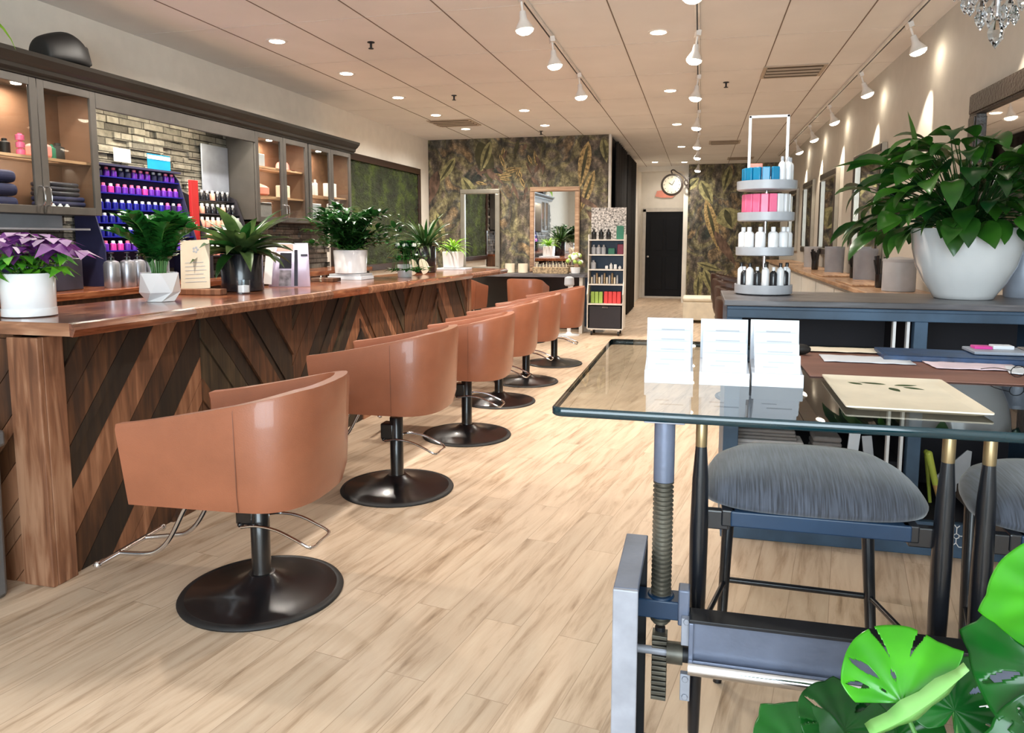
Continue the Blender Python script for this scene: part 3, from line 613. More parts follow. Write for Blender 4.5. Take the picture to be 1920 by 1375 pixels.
wall_cabinet(7.22, 8.20, 'charcoal glass-door wall cabinet next to the moss panel', (1.9,))
mb = MB(); mb.ext(CX-.03, CX, 4.36, 6.24, 2.325, 2.43, M['cab']); mb.ext(XL+.07, CX-.03, 4.36, 6.24, 2.40, 2.43, M['cab'])
o = mb.build('niche_valance', smooth=0, bevel=.003); tag(o, 'charcoal valance board bridging the cabinets above the stone niche', 'valance')
mb = MB(); prof = [(CX-.366, 2.432), (CX+.006, 2.432), (CX+.012, 2.45), (CX+.03, 2.46), (CX+.035, 2.485), (CX+.055, 2.50), (CX+.085, 2.535), (CX+.09, 2.56), (CX-.366, 2.56)]
mb.prism([(x, z) for x, z in prof], M['crown'], 5.27, 'y', 3.0)
tag(mb.build('crown_moulding', smooth=0), 'dark stepped crown moulding running along the tops of the wall cabinets', 'moulding')
o = MB().ext(CX-.10, CX-.06, 4.42, 5.9, 2.385, 2.398, M['strip']).build('led_strip', smooth=0); tag(o, 'glowing warm light strip hidden under the niche valance', 'light strip')
area_light('niche_light', (CX-.16, 5.1, 2.38), (0, math.radians(-40), 0), .05, 1.5, 16, (1.0, .90, .72))
# brushed steel panel at the right end of the niche
mb = MB(); P = []
for i in range(9):
    a = i/8*PI/2; P.append((CX-.30+.27*math.sin(a)*1.0, 5.86+.37*(1-math.cos(a))))
o = MB().ext(XL+.07, XL+.085, 5.85, 6.235, 1.86, 2.28, M['gray']).build('steel_panel', bevel=.006); tag(o, 'dark grey steel sheet at the right end of the niche', 'panel')

# ------------------------------------------------------------------ plants
def pot_cyl(t, r, h, m_, saucer=0, taper=.97, name='pot'):
    mb = MB(); z0 = .0
    if saucer: MB().lathe([(r*.9, 0), (r*1.0, .004), (r*1.0, saucer), (r*.93, saucer), (r*.9, .01)], m_, n=40).build('saucer', t, smooth=50); z0 = saucer*.6
    mb.lathe([(r*taper*.94, z0), (r*taper, z0+.006), (r, h-.004), (r-.003, h), (r-.008, h), (r-.01, h-.02), (r*.8, h-.025)], m_, n=40); mb.build(name, t, smooth=50)
    MB().lathe([(0, h-.022), (r*.6, h-.018), (r-.008, h-.026)], M['soil'], n=24).build('soil', t)
rp = random.Random(21)
# purple oxalis nearest the camera
t = thing('oxalis_plant', 'purple and green leafed plant in white cylinder pot at the near bar end', 'potted plant', (-2.80, 2.61, barz(2.61)+.0016))
pot_cyl(t, .105, .185, M['white'], .035)
def tri_cluster(mb, st, p, sz, m_, yaw, tilt=.2):
    st.tube([(0, 0, .15), (p[0]*.5, p[1]*.5, p[2]*.75), p], .0018, M['stem'], n=5, sub=3)
    for k in range(3):
        a = yaw+k*2*PI/3; d = Vector((math.cos(a), math.sin(a), 0)); sd = Vector((-d.y, d.x, 0)); c = Vector(p)
        tip1 = c+d*sz+sd*sz*.62+Vector((0, 0, -tilt*sz)); tip2 = c+d*sz-sd*sz*.62+Vector((0, 0, -tilt*sz)); mid = c+d*sz*.84+Vector((0, 0, .12*sz-tilt*sz*.6)); 
        mb.add([c, tip1, mid, tip2, c+d*sz*.4+sd*sz*.34, c+d*sz*.4-sd*sz*.34], [(0, 4, 2), (4, 1, 2), (0, 2, 5), (5, 2, 3)], m_)
mb, mb2, st = MB(), MB(), MB()
for i in range(17):
    a = rp.uniform(0, 2*PI); r = rp.uniform(.02, .19); tri_cluster(mb, st, (math.cos(a)*r, math.sin(a)*r, rp.uniform(.27, .37)-r*.2), rp.uniform(.08, .12), M['lf_purp'], rp.uniform(0, 6), rp.uniform(.1, .7))
for i in range(20):
    a = rp.uniform(0, 2*PI); r = rp.uniform(.03, .15); tri_cluster(mb2, st, (math.cos(a)*r, math.sin(a)*r, rp.uniform(.20, .27)), rp.uniform(.06, .085), M['lf_oxg'], rp.uniform(0, 6), rp.uniform(.1, .8))
o = mb.build('purple_leaves', t, smooth=0); o['label'] = 'purple triangular leaves'; mb2.build('foliage', t, smooth=0); st.build('stems', t)
# zz plant in faceted pot
t = thing('zz_plant', 'glossy green plant in white faceted pot beside the cream menu card', 'potted plant', (-2.84, 3.47, barz(3.47)+.0016))
mb = MB(); n = 6; P = []
for k, (r, z, o_) in enumerate(((.078, 0, .2), (.104, .05, .75), (.108, .155, .2), (.095, .155, .2), (.09, .13, .2))):
    for i in range(n): a = 2*PI*i/n+o_; P.append((r*math.cos(a), r*math.sin(a), z))
F = [(k*n+i, k*n+(i+1) % n, (k+1)*n+(i+1) % n, (k+1)*n+i) for k in range(4) for i in range(n)]+[tuple(range(n-1, -1, -1))]
mb.add(P, F, M['white']); mb.build('pot', t, smooth=0, bevel=.002)
MB().lathe([(0, .135), (.09, .132)], M['soil'], n=6).build('soil', t)
mb, st = MB(), MB()
def zz(mb, st, n, zb, hgt, spread, m_, ll=.07, lw=.03):
    for i in range(n):
        a = rp.uniform(0, 2*PI); sp = spread*rp.uniform(.25, 1); b = Vector((math.cos(a)*.03, math.sin(a)*.03, zb)); h = hgt*rp.uniform(.7, 1)
        pts = [b+Vector((math.cos(a)*sp*(q/6)**1.6, math.sin(a)*sp*(q/6)**1.6, h*math.sin(q/6*1.35)/math.sin(1.35))) for q in range(7)]
        st.tube(pts, (.005, .002), M['stem'], n=5)
        for q in range(2, 7):
            for sgn in (-1, 1, 0):
                if sgn == 0 and q < 6: continue
                for jj in range(1 if sgn == 0 else 2):
                    p = pts[q]-(pts[q]-pts[q-1])*(jj*.5)
                    mb.leaf(p, a+sgn*1.15+rp.uniform(-.2, .2), .7+rp.uniform(-.2, .3), ll*rp.uniform(.8, 1.15), lw, .6, m_, seg=4, fold=.2)
zz(mb, st, 26, .13, .31, .16, M['lf_zz'], .095, .052)
mb.build('foliage', t, smooth=60); st.build('stems', t)
# big strap-leaved fern in the black pot
t = thing('strap_leaf_plant', 'wide arching strap-leaved plant in matte black cylinder pot on bar', 'potted plant', (-2.94, 4.38, barz(4.38)+.0016))
pot_cyl(t, .135, .245, M['potblk'], .05)
mb = MB()
for i in range(58):
    a = i*2.4; k = i/58; L_ = .24+.20*rp.random(); mb.leaf((math.cos(a)*.03, math.sin(a)*.03, .23), a, 1.35-k*1.15+rp.uniform(-.1, .1), L_, rp.uniform(.06, .10), .8+k*.4, M['lf_fern'] if i % 3 else M['lf_dark'], seg=7, fold=.22, shape=.9)
mb.build('foliage', t, smooth=60)
# dense bush in white pot with its paper stack
t = thing('leafy_bush_plant', 'dense dark green leafy plant in short white pot on bar', 'potted plant', (-3.0, 6.1, barz(6.1)+.0535))
pot_cyl(t, .15, .205, M['white'], 0, .92)
mb, st = MB(), MB()
for i in range(54):
    a = rp.uniform(0, 2*PI); sp = rp.uniform(.1, .46); h = rp.uniform(.06, .40)*(1.25-sp); pts = [Vector((math.cos(a)*sp*(q/5), math.sin(a)*sp*(q/5), .19+h*math.sin(q/5*1.9))) for q in range(6)]
    st.tube(pts, (.005, .002), M['stem'], n=5)
    for q in range(1, 6):
        for sgn in (-1, 1, -.4, .4): mb.leaf(pts[q], a+sgn*1.2+rp.uniform(-.5, .5), rp.uniform(0, .9), rp.uniform(.08, .14), .05, .8, M['lf_dark'], seg=3, fold=.15)
mb.build('foliage', t, smooth=60); st.build('stems', t)
o = MB().ext(-.16, .16, -.13, .13, .0, .03, M['paper']).ext(-.15, .15, -.12, .12, .03, .05, M['lgray']).build('magazine_stack', loc=(-3.0, 6.1, barz(6.1)+.0016), bevel=.002)
tag(o, 'short stack of pale magazines under the white pot of the leafy bush', 'magazines')
# trailing plant with white buds in front of it
t = thing('trailing_flower_plant', 'small trailing plant with white buds spilling over the bar edge', 'potted plant', (-2.70, 6.62, barz(6.62)+.0016))
pot_cyl(t, .07, .12, M['potgrey'])
mb, st, fl = MB(), MB(), MB()
for i in range(30):
    a = rp.uniform(-2.0, 2.2); sp = rp.uniform(.08, .24); pts = [Vector((math.cos(a)*sp*(q/6), math.sin(a)*sp*(q/6)*1.2, max(.03, .13+.20*math.sin(q/6*3.3)-.03*q/6))) for q in range(7)]
    st.tube(pts, .002, M['stem'], n=4)
    for q in range(1, 7):
        for sgn in (-1, 1): mb.leaf(pts[q], a+sgn*1.1+rp.uniform(-.4, .4), rp.uniform(-.1, .7), rp.uniform(.06, .09), .045, .7, M['lf_zz'], seg=3)
    if i % 3 == 0: fl.ball(pts[4]+Vector((0, 0, .03)), .016, M['petal'], 8, (1, .7, 1.3))
mb.build('foliage', t, smooth=60); st.build('stems', t); fl.build('flower_buds', t)
# spiky plant in tall black pot, spider plant in small white pot
t = thing('spiky_palm_plant', 'spiky arching green plant in tall black pot near far bar end', 'potted plant', (-2.90, 7.7, barz(7.7)+.0016))
pot_cyl(t, .118, .29, M['potblk'])
mb = MB()
for i in range(70):
    a = i*2.4; k = i/70; mb.leaf((math.cos(a)*.03, math.sin(a)*.03, .27), a, 1.4-k*1.2, .28+.24*rp.random(), .035, .7+k*.7, M['lf_fern'] if i % 2 else M['lf_dark'], seg=6, fold=.2)
mb.build('foliage', t, smooth=60)
t = thing('spider_plant', 'lime green spider plant in small square white pot at bar end', 'potted plant', (-2.93, 8.75, barz(8.75)+.0235))
MB().box((0, 0, .10), (.2, .2, .20), M['white'], taper=1.08).build('pot', t, bevel=.012)
mb = MB()
for i in range(40):
    a = i*2.4; k = i/40; mb.leaf((0, 0, .19), a, 1.3-k*.9, .2+.14*rp.random(), .026, 1.5, M['lf_lime'], seg=6, fold=.2)
mb.build('foliage', t, smooth=60)
o = MB().ext(-.17, .2, -.13, .13, 0, .02, M['paper']).build('notebook', loc=(-2.93, 8.75, barz(8.75)+.0018), bevel=.002); tag(o, 'thin white notebook under the small spider plant pot', 'notebook')

# peace lily in the large off-white bowl on the reception desk
DZ = 1.16
t = thing('peace_lily', 'big glossy peace lily in large off-white bowl pot on the slate-blue desk', 'potted plant', (1.235, 4.0, DZ))
MB().lathe([(.12, 0), (.128, .004), (.135, .02), (.175, .08), (.212, .16), (.230, .24), (.236, .30), (.240, .325), (.236, .335), (.226, .33), (.222, .29), (.18, .285)], M['potgrey'], n=56).build('pot', t, smooth=50)
MB().lathe([(0, .30), (.15, .298), (.222, .29)], M['soil'], n=24).build('soil', t)
mb, st = MB(), MB()
for i in range(270):
    k = (i+.5)/270; a = i*2.39996; el = 1.25-k*1.25+rp.uniform(-.12, .12); rr_ = .13+.30*rp.random()**.6
    if math.cos(a) < 0: rr_ *= 1.10
    p = Vector((math.cos(a)*math.cos(el)*rr_*1.10, math.sin(a)*math.cos(el)*rr_*.95, .33+math.sin(el)*rr_*1.0))
    b = Vector((math.cos(a)*.07*rp.random(), math.sin(a)*.07*rp.random(), .31))
    if p.x > .24: continue
    st.tube([b, (b+p)/2+Vector((0, 0, .04)), p], .0024, M['lf_dark'], n=5, sub=3)
    mb.leaf(p, a+rp.uniform(-.5, .5), el*.5+.10-rp.uniform(0, .6), rp.uniform(.15, .23)*(.62 if p.x > .08 else 1), rp.uniform(.07, .105), 1.1+rp.uniform(-.4, .5), M['lf_peace'], seg=7, fold=.14, shape=.85, roll=rp.uniform(-.6, .6))
mb.leaf((-.25, -.05, .66), 2.2, 1.25, .24, .09, -.1, M['lf_peace'], seg=7, roll=.9)
mb.leaf((-.36, -.1, .62), 3.0, .25, .26, .08, .5, M['lf_peace'], seg=7, roll=.2)
mb.build('foliage', t, smooth=60); st.build('stems', t)

# monstera low in the right foreground
def monstera_leaf(mb, org, nrm, up, size, m_, cup=.35, tab=None, holes=(), na=150, nr=26):
    """leaf blade fanned round the petiole joint; tab = [(degrees, radius)], holes = (degrees, r0, r1, half width)"""
    tab = tab or [(-168, .30), (-150, .62), (-120, .84), (-80, .92), (-40, .95), (-12, 1.0), (0, 1.14), (12, 1.0), (40, .95), (80, .92), (120, .84), (150, .62), (168, .30)]
    n_ = Vector(nrm).normalized(); u = Vector(up); u = (u-n_*u.dot(n_)).normalized(); sd = u.cross(n_); o_ = Vector(org)
    def R(d):
        for (d0, r0), (d1, r1) in zip(tab, tab[1:]):
            if d0 <= d <= d1: return r0+(r1-r0)*(d-d0)/(d1-d0)
        return tab[-1][1]
    A0, A1 = tab[0][0], tab[-1][0]
    V_, F = [], []
    for i in range(na+1):
        d = A0+(A1-A0)*i/na; a = math.radians(d); Rr = R(d)
        for j in range(nr+1):
            r = j/nr; q = r*Rr; x = q*math.sin(a); y = q*math.cos(a)
            z = cup*(x*x*.7-y*y*.45)+.018*math.sin(math.radians(d)*11)*r
            V_.append(o_+(sd*x+u*y+n_*z)*size)
    w_ = nr+1
    for i in range(na):
        d = A0+(A1-A0)*(i+.5)/na
        for j in range(nr):
            r = (j+.5)/nr; cut = False
            for h, r0, r1, hw in holes:
                if r0 < r < r1:
                    wd = hw*math.sin(PI*(r-r0)/(r1-r0)) if r1 <= 1 else hw*(r-r0)/(1-r0)
                    if abs(math.radians(d-h-(r-r0)*18*(1 if h > 0 else -1)))*r < wd: cut = True
            if not cut: F.append((i*w_+j, (i+1)*w_+j, (i+1)*w_+j+1, i*w_+j+1))
    used = sorted({k for f in F for k in f}); mp_ = {k: q for q, k in enumerate(used)}
    mb.add([V_[k] for k in used], [tuple(mp_[k] for k in f) for f in F], m_)
t = thing('monstera_plant', 'bright green monstera with split leaves in the lower right foreground', 'potted plant', (.46, 1.22, 0))
T0 = Vector((.46, 1.22, 0))
MB().lathe([(.12, 0), (.15, .02), (.17, .26), (.175, .28), (.165, .28), (.16, .25)], M['potblk'], n=40).build('pot', t, smooth=50); MB().lathe([(0, .25), (.162, .25)], M['soil'], n=20).build('soil', t)
view = Vector((.25, -.95, .45))
FAN = [(-98, .60), (-80, .78), (-60, .84), (-38, .93), (-15, 1.0), (10, 1.02), (30, .98), (40, 1.02), (46, 1.08), (54, .80)]
H1 = [(-72, .52, .92, .055), (-46, .42, .96, .06), (-12, .56, 1.2, .05), (12, .60, 1.2, .055), (-14, .28, .42, .03), (-60, .25, .36, .02)]
H2 = [(-52, .40, 1.25, .06), (48, .40, 1.25, .06), (-88, .45, 1.25, .07), (84, .45, 1.25, .07), (-24, .45, .92, .05), (20, .42, .94, .05)]
H3 = [(35, .45, .92, .07), (-48, .5, .94, .06), (-85, .5, 1.2, .06)]
LV = [((.352, 1.30, .672), (-.12, -.8, .50), (-.02, .25, 1), .124, 'lf_mon', .5, FAN, H1), ((.262, 1.22, .545), (.1, -.75, .6), (.12, .35, .8), .085, 'lf_mon', .3, None, H3), ((.372, 1.25, .535), (.1, -.75, .7), (.1, .4, .8), .080, 'lf_mon', .3, None, ()),
      ((.60, 1.34, .735), (-.3, -.8, .30), (-1, .25, .22), .135, 'lf_mon_shade', .5, None, H2), ((.60, 1.28, .63), (-.2, -.8, .3), (-.9, .2, -.1), .115, 'lf_mon_shade', .3, None, H3), ((.60, 1.34, .86), (-.2, -.6, .8), (-1, .05, -.15), .115, 'lf_mon', .3, None, ()),
      ((.22, 1.42, .47), (.05, -.6, .8), (-.55, .3, .7), .10, 'lf_mon_shade', .3, None, ()), ((.30, 1.47, .50), (.1, -.5, .8), (.0, .5, .7), .10, 'lf_mon_shade', .3, None, H3), ((.50, 1.22, .50), (.1, -.7, .7), (.6, .3, .5), .11, 'lf_mon_shade', .3, None, ()), ((.47, 1.42, .60), (0, -.7, .7), (.35, .3, .8), .10, 'lf_mon_shade', .3, None, H2), ((.40, 1.5, .48), (0, -.7, .7), (-.3, .3, .8), .10, 'lf_mon_shade', .3, None, ())]
for k, (o_, n_, u_, sz, mm, cup, tb, hl) in enumerate(LV):
    mb = MB(); monstera_leaf(mb, Vector(o_)-T0, n_, u_, sz, M[mm], cup=cup, tab=tb, holes=hl); ob = mb.build('leaf', t, smooth=70, solid=.0012)
    if mm == 'lf_mon': ob['label'] = 'bright yellow-green split leaf'
    MB().tube([(0, 0, .24), ((o_[0]-T0.x)*.4, (o_[1]-T0.y)*.4, .24+(o_[2]-.24)*.6), Vector(o_)-T0-Vector(n_)*.004], .004, M['stem'], n=6, sub=5).build('petiole', t)
mb = MB(); o_ = Vector((.352, 1.296, .672))-T0     # rolled pale underside along the leaf's lower right edge
P = []
for i in range(13):
    s_ = i/12; c = Vector((-.052+.140*s_, -.010-.008*math.sin(s_*3), -.050+.135*s_**1.15)); wd = .0125*(math.sin(PI*(.12+.86*s_))+.16*math.sin(s_*19))+.003
    P += [o_+c+Vector((-.75*wd, .010, .75*wd)), o_+c+Vector((0, -.008, 0)), o_+c+Vector((.75*wd, .004, -.75*wd))]
mb.add(P, [(i*3+j, i*3+j+1, i*3+j+4, i*3+j+3) for i in range(12) for j in range(2)], M['lf_monu'])
mb.build('curled_underside', t, smooth=70, solid=.0012)['label'] = 'pale green rolled leaf underside'
# hanging plant whose leaf tip shows at the top left
t = thing('cabinet_top_plant', 'lime leaf tip of a plant standing on the cabinets, top left', 'potted plant', (-4.12, 3.28, 2.56))
pot_cyl(t, .08, .13, M['white'])
mb = MB()
for i in range(22):
    a = i*2.4; mb.leaf((0, 0, .12), a, .9-i*.02, .2+.08*rp.random(), .05, 1.5, M['lf_lime'], seg=6)
mb.leaf((.0, .0, .14), .92, .42, .54, .10, 1.8, M['lf_lime'], seg=9)
mb.build('foliage', t, smooth=60)

for o in bpy.data.objects:
    if o.parent and o.name.split('.')[0] in ('foliage', 'purple_leaves', 'stems', 'flower_buds'):
        pn = o.parent.name
        if pn == 'peace_lily': clampv(o, .01, .355)
        elif pn == 'trailing_flower_plant': clampv(o, .014)
        elif pn == 'cabinet_top_plant':
            for v in o.data.vertices:
                if v.co.x < .2 and v.co.z < .014: v.co.z = .014
        elif pn == 'leafy_bush_plant': clampv(o, -.03)
        else: clampv(o, .014)

# ------------------------------------------------------------------ styling chairs
def u_path(W_, D0, D1, n=40, r=.24):
    """U outline: from arm front (-x) round the back (+x); returns list of (x, y, s) with s 0..1"""
    pts = []; 
    for i in range(9): pts.append((-D0+(D1-r+D0)*i/9, -W_-.0))
    for i in range(17):
        a = -PI/2+PI*i/16; ex = .75
        cx = math.copysign(abs(math.cos(a))**ex, math.cos(a)); sy = math.copysign(abs(math.sin(a))**ex, math.sin(a))
        pts.append((D1-r+cx*r, sy*W_))
    for i in range(1, 10): pts.append((D1-r-(D1-r+D0)*i/9, W_))
    return pts
def shell_mesh(mb, m_, seam, zb, arm_h, back_h):
    out = u_path(.312, .37, .335); inn = u_path(.258, .365, .275, r=.20); n = len(out); V_ = []
    for k, (x, y) in enumerate(out):
        xi, yi = inn[k]; t_ = max(0, min(1, (x+.37)/.67)); ht = arm_h+(back_h-arm_h)*(t_**1.15); fl = .035
        f = 1+fl*1.0; bx = x*.93 if x > 0 else x; by = y*.93
        top = zb+ht
        V_ += [(bx, by, zb+.004), (x*.985, y*.985, zb+.07), (x*f, y*f, top-.02), (x*f-.006*(1 if x > 0 else 0), y*(f-.02), top), (xi*1.06, yi*1.06, top-.003), (xi*1.02, yi*1.02, top-.03), (xi*.97, yi*.97, zb+.10), (xi*.9, yi*.9, zb+.01)]
    w_ = 8; F = []
    for k in range(n-1):
        for j in range(w_-1): F.append((k*w_+j, (k+1)*w_+j, (k+1)*w_+j+1, k*w_+j+1))
        F.append((k*w_+7, (k+1)*w_+7, (k+1)*w_, k*w_))
    F += [tuple(range(w_)), tuple((n-1)*w_+j for j in range(w_-1, -1, -1))]
    mb.add(V_, F, m_)
    bot = [(x*.93 if x > 0 else x, y*.93, zb+.004) for x, y in out]; mb.add(bot, [tuple(range(len(bot)))], m_)
    for k in (9, n-10):
        seam.append(MB())
        x, y = out[k]; t_ = (x+.37)/.67; ht = arm_h+(back_h-arm_h)*(t_**1.15)
        seam[-1].tube([(x*.95, y*.955, zb+.01), (x*1.0, y*1.0, zb+.07), (x*1.036, y*1.037, zb+ht-.02), (x*1.03, y*1.0, zb+ht+.001)], .0016, M['leather_d'], n=5)
def styling_chair(lb, leather, zb=.445, group='tan styling chairs along the bar'):
    t = thing('styling_chair', lb, 'chair', (0, 0, 0), 0, group)
    mb, sm = MB(), []; shell_mesh(mb, leather, sm, zb, .32, .45); sh = mb.build('seat_shell', t, smooth=60); [q.build('seam', sh) for q in sm]
    mb = MB(); poly = [(-.38, -.255), (.16, -.25), (.24, -.16), (.26, 0), (.24, .16), (.16, .25), (-.38, .255)]
    mb.prism(poly, leather, .13, 'z', zb+.015); mb.build('seat_cushion', t, smooth=60, bevel=.03, bseg=4)
    mb = MB(); P = []
    n = 14
    for i in range(n+1):
        a = -1.15+2.3*i/n; P += [(.268*math.cos(a)+.005, .245*math.sin(a), zb+.14), (.265*math.cos(a)+.005, .25*math.sin(a), zb+.25), (.265*math.cos(a)+.004, .245*math.sin(a), zb+.335), (.25*math.cos(a)-.004, .235*math.sin(a), zb+.35), (.21*math.cos(a)-.02, .205*math.sin(a), zb+.335), (.185*math.cos(a)-.03, .20*math.sin(a), zb+.25), (.19*math.cos(a)-.03, .20*math.sin(a), zb+.14)]
    F = [(i*7+j, (i+1)*7+j, (i+1)*7+(j+1) % 7, i*7+(j+1) % 7) for i in range(n) for j in range(7)]+[tuple(range(7)), tuple(n*7+j for j in range(6, -1, -1))]
    mb.add(P, F, leather); mb.build('back_cushion', t, smooth=60, bevel=.008)
    MB().cyl((0, 0, .42), (0, 0, zb+.01), .019, M['chrome']).build('piston', t)
    MB().lathe([(.046, .055), (.040, .085), (.038, .10), (.038, .42), (.034, .425), (.0, .425)], M['blk'], n=28).build('pump_column', t, smooth=40)
    MB().box((-.040, -.012, .345), (.08, .078, .095), M['blk']).cyl((-.06, -.058, .30), (-.06, .058, .30), .012, M['blk']).build('pump_housing', t, bevel=.01)
    MB().tube([(-.05, -.058, 0.293), (.03, -.075, 0.310), (.12, -.085, 0.303), (.20, -.088, 0.273), (.262, -.082, 0.243), (.268, 0, 0.241), (.262, .082, 0.243), (.20, .088, 0.273), (.12, .085, 0.303), (.03, .075, 0.310), (-.05, .058, 0.293)], .0062, M['chrome'], n=10, sub=4).build('foot_pedal', t)
    MB().lathe([(.0, .012), (.318, .006), (.318, .012), (.30, .017), (.24, .024), (.14, .040), (.085, .058), (.052, .085), (.0, .09)], M['blk'], n=64).build('base_disc', t, smooth=30)
    MB().lathe([(.296, .0), (.325, .0), (.327, .006), (.322, .014), (.306, .0185), (.298, .017)], M['rubber'], n=64).build('base_rim', t, smooth=50)
    f = MB().tube([(-.20, -.10, zb), (-.26, -.10, zb-.06), (-.34, -.10, zb-.20), (-.40, -.10, .185), (-.46, -.10, .165), (-.60, -.08, .15)], .010, M['chrome'], n=10, sub=5)
    f.tube([(-.20, .10, zb), (-.26, .10, zb-.06), (-.34, .10, zb-.20), (-.40, .10, .185), (-.46, .10, .165), (-.60, .08, .15)], .010, M['chrome'], n=10, sub=5)
    f.cyl((-.60, -.20, .15), (-.60, .20, .15), .011, M['chrome']).ball((-.60, -.20, .15), .017, M['chrome']).ball((-.60, .20, .15), .017, M['chrome'])
    f.build('footrest', t, smooth=50)
    return t
ch = styling_chair('x', M['leather'])
specs = [(-1.71, 2.60, .05, 0, 'tan leather styling chair nearest the camera, first at the bar'), (-1.67, 3.93, .02, .05, 'second tan leather styling chair from the front at the bar'), (-1.63, 5.15, .04, .012, 'third tan leather styling chair from the front at the bar'),
         (-1.70, 6.32, 0, 0, 'fourth tan leather styling chair from the front, mostly hidden'), (-1.67, 7.27, .03, 0, 'fifth tan leather styling chair from the front at the bar'), (-1.60, 8.42, .05, 0, 'sixth tan leather styling chair, last in the bar row'),
         (-2.32, 10.15, PI*1.5, 0, 'tan leather styling chair seen from behind, facing the mural mirrors'), (-3.25, 10.1, PI*1.5-.2, 0, 'tan leather styling chair half hidden behind the far bar end')]
for i, (x, y, rz, dz, lb) in enumerate(specs):
    if i == 0: ch.location = (x, y, 0); ch.rotation_euler = (0, 0, rz); ch['label'] = lb; c = ch
    else: c = dup(ch, (x, y, 0), rz, lb)
    if i in (6, 7): c.scale = (.8, .8, 1)
    if dz:
        for p in c.children:
            if p.name.split('.')[0] in ('seat_shell', 'seat_cushion', 'back_cushion', 'footrest'): p.location.z += dz
            if p.name.startswith('piston'): p.location.z += dz-.005
for i in (6, 7): pass
db = styling_chair('x', M['brownl'], .46, 'dark brown styling chairs on the right')
for i, (x, y, lb) in enumerate(((.50, 7.0, 'dark brown leather styling chair just behind the blue desk corner'), (.52, 8.6, 'second dark brown leather styling chair on the right side'), (.52, 10.2, 'third dark brown leather styling chair on the right side'), (.52, 11.8, 'farthest dark brown leather styling chair on the right side'))):
    if i == 0: db.location = (x, y, 0); db.rotation_euler = (0, 0, PI); db['label'] = lb
    else: dup(db, (x, y, 0), PI, lb)

# ------------------------------------------------------------------ glass table in the foreground
GZ = 1.0
t = thing('crank_table', 'industrial crank table with steel legs and thick green-edged glass top', 'table', (0, 0, 0))
gx0, gx1, gy0, gy1 = -.375, 1.50, 1.925, 3.33
def rrect(x0, x1, y0, y1, r, n=8):
    P = []
    for cx, cy, a0 in ((x1-r, y1-r, 0), (x0+r, y1-r, PI/2), (x0+r, y0+r, PI), (x1-r, y0+r, 1.5*PI)):
        for i in range(n+1): a = a0+PI/2*i/n; P.append((cx+r*math.cos(a), cy+r*math.sin(a)))
    return P
pg = rrect(gx0, gx1, gy0, gy1, .03)
mb = MB(); n = len(pg); th_ = .025; e = .004
P = [(x, y, GZ) for x, y in rrect(gx0+e, gx1-e, gy0+e, gy1-e, .028)]+[(x, y, GZ-e) for x, y in pg]+[(x, y, GZ-th_+e) for x, y in pg]+[(x, y, GZ-th_) for x, y in rrect(gx0+e, gx1-e, gy0+e, gy1-e, .028)]
mb.add(P, [tuple(range(n))], M['tglass'])
mb.add(P, [(k*n+i, (k+1)*n+i, (k+1)*n+(i+1) % n, k*n+(i+1) % n) for k in range(3) for i in range(n)], M['tedge'])
mb.build('glass_top', t, smooth=50)
def table_side(mx, sgn):
    px = -.0765 if sgn > 0 else mx; X = (lambda v: v) if sgn > 0 else (lambda v: mx-(v+.0765))
    MB().cyl((px, 1.99, .80), (px, 1.99, .968), .0275, M['steel'], n=28).box((px, 1.99, .972), (.105, .09, .010), M['steell']).build('pole', t, smooth=40, bevel=.0015)
    mb = MB(); mb.cyl((px, 1.99, .40), (px, 1.99, .81), .021, M['iron'], n=20)
    prof = []
    for k in range(32): z = .405+k*.0125; prof += [(.0215, z), (.0275, z+.003), (.0275, z+.006), (.0215, z+.009)]
    mb.lathe(prof, M['iron'], c=(px, 1.99, 0), n=20, rot=None); mb.build('threaded_screw', t, smooth=20)
    # gear rack below the collar
    mb = MB()
    for k in range(13): mb.box((px, 1.972, .20+k*.0145), (.040, .045, .0095), M['iron'], rot=(0, .03*((-1)**k), 0))
    mb.cyl((px, 1.985, .19), (px, 1.985, .39), .014, M['steeld']); mb.build('gear_rack', t, smooth=0, bevel=.001)
    MB().box((px+.0, 1.985, .455), (.13, .075, .052), M['stoolbl']).cyl((px, 1.985, .425), (px, 1.985, .485), .036, M['stoolbl'], n=20).box((px+.062*sgn, 1.965, .47), (.03, .05, .10), M['steel']).build('screw_collar', t, smooth=40, bevel=.004)
    MB().cyl((px-.065, 1.955, .335), (px+.10, 1.955, .335), .011, M['steell']).cyl((px+.02*sgn, 1.955, .335), (px+.062*sgn, 1.955, .335), .029, M['iron'], n=24).cyl((px+.062*sgn, 1.955, .335), (px+.082*sgn, 1.955, .335), .022, M['steeld'], n=24).build('crank_hub', t, smooth=40)
    for z, zz in ((.415, (.445,)), (.26, (.285, .235))):
        mb = MB().box((px+.07*sgn, 1.93, z), (.026, .02, .075), M['steell'])
        for q in zz: mb.cyl((px+.07*sgn, 1.915, q), (px+.07*sgn, 1.925, q), .009, M['steell'], n=6)
        mb.build('bolt_bracket', t, smooth=30, bevel=.002)
    lx = -.148 if sgn > 0 else mx+.07
    mb = MB(); mb.ext(lx-.03, lx+.03, 1.70, 1.712, 0.01, .62, M['steell']); mb.ext(lx-.03, lx+.03, 1.712, 2.05, .608, .62, M['steel']); mb.ext(lx-.03, lx+.03, 2.038, 2.05, .01, .608, M['steeld']); mb.ext(lx-.004, lx+.004, 1.712, 2.038, .01, .608, M['steeld']); mb.ext(lx-.04, lx+.04, 1.68, 2.07, 0, .012, M['steeld'])
    mb.build('leg', t, smooth=0, bevel=.003)
table_side(0, 1); table_side(1.20, -1)
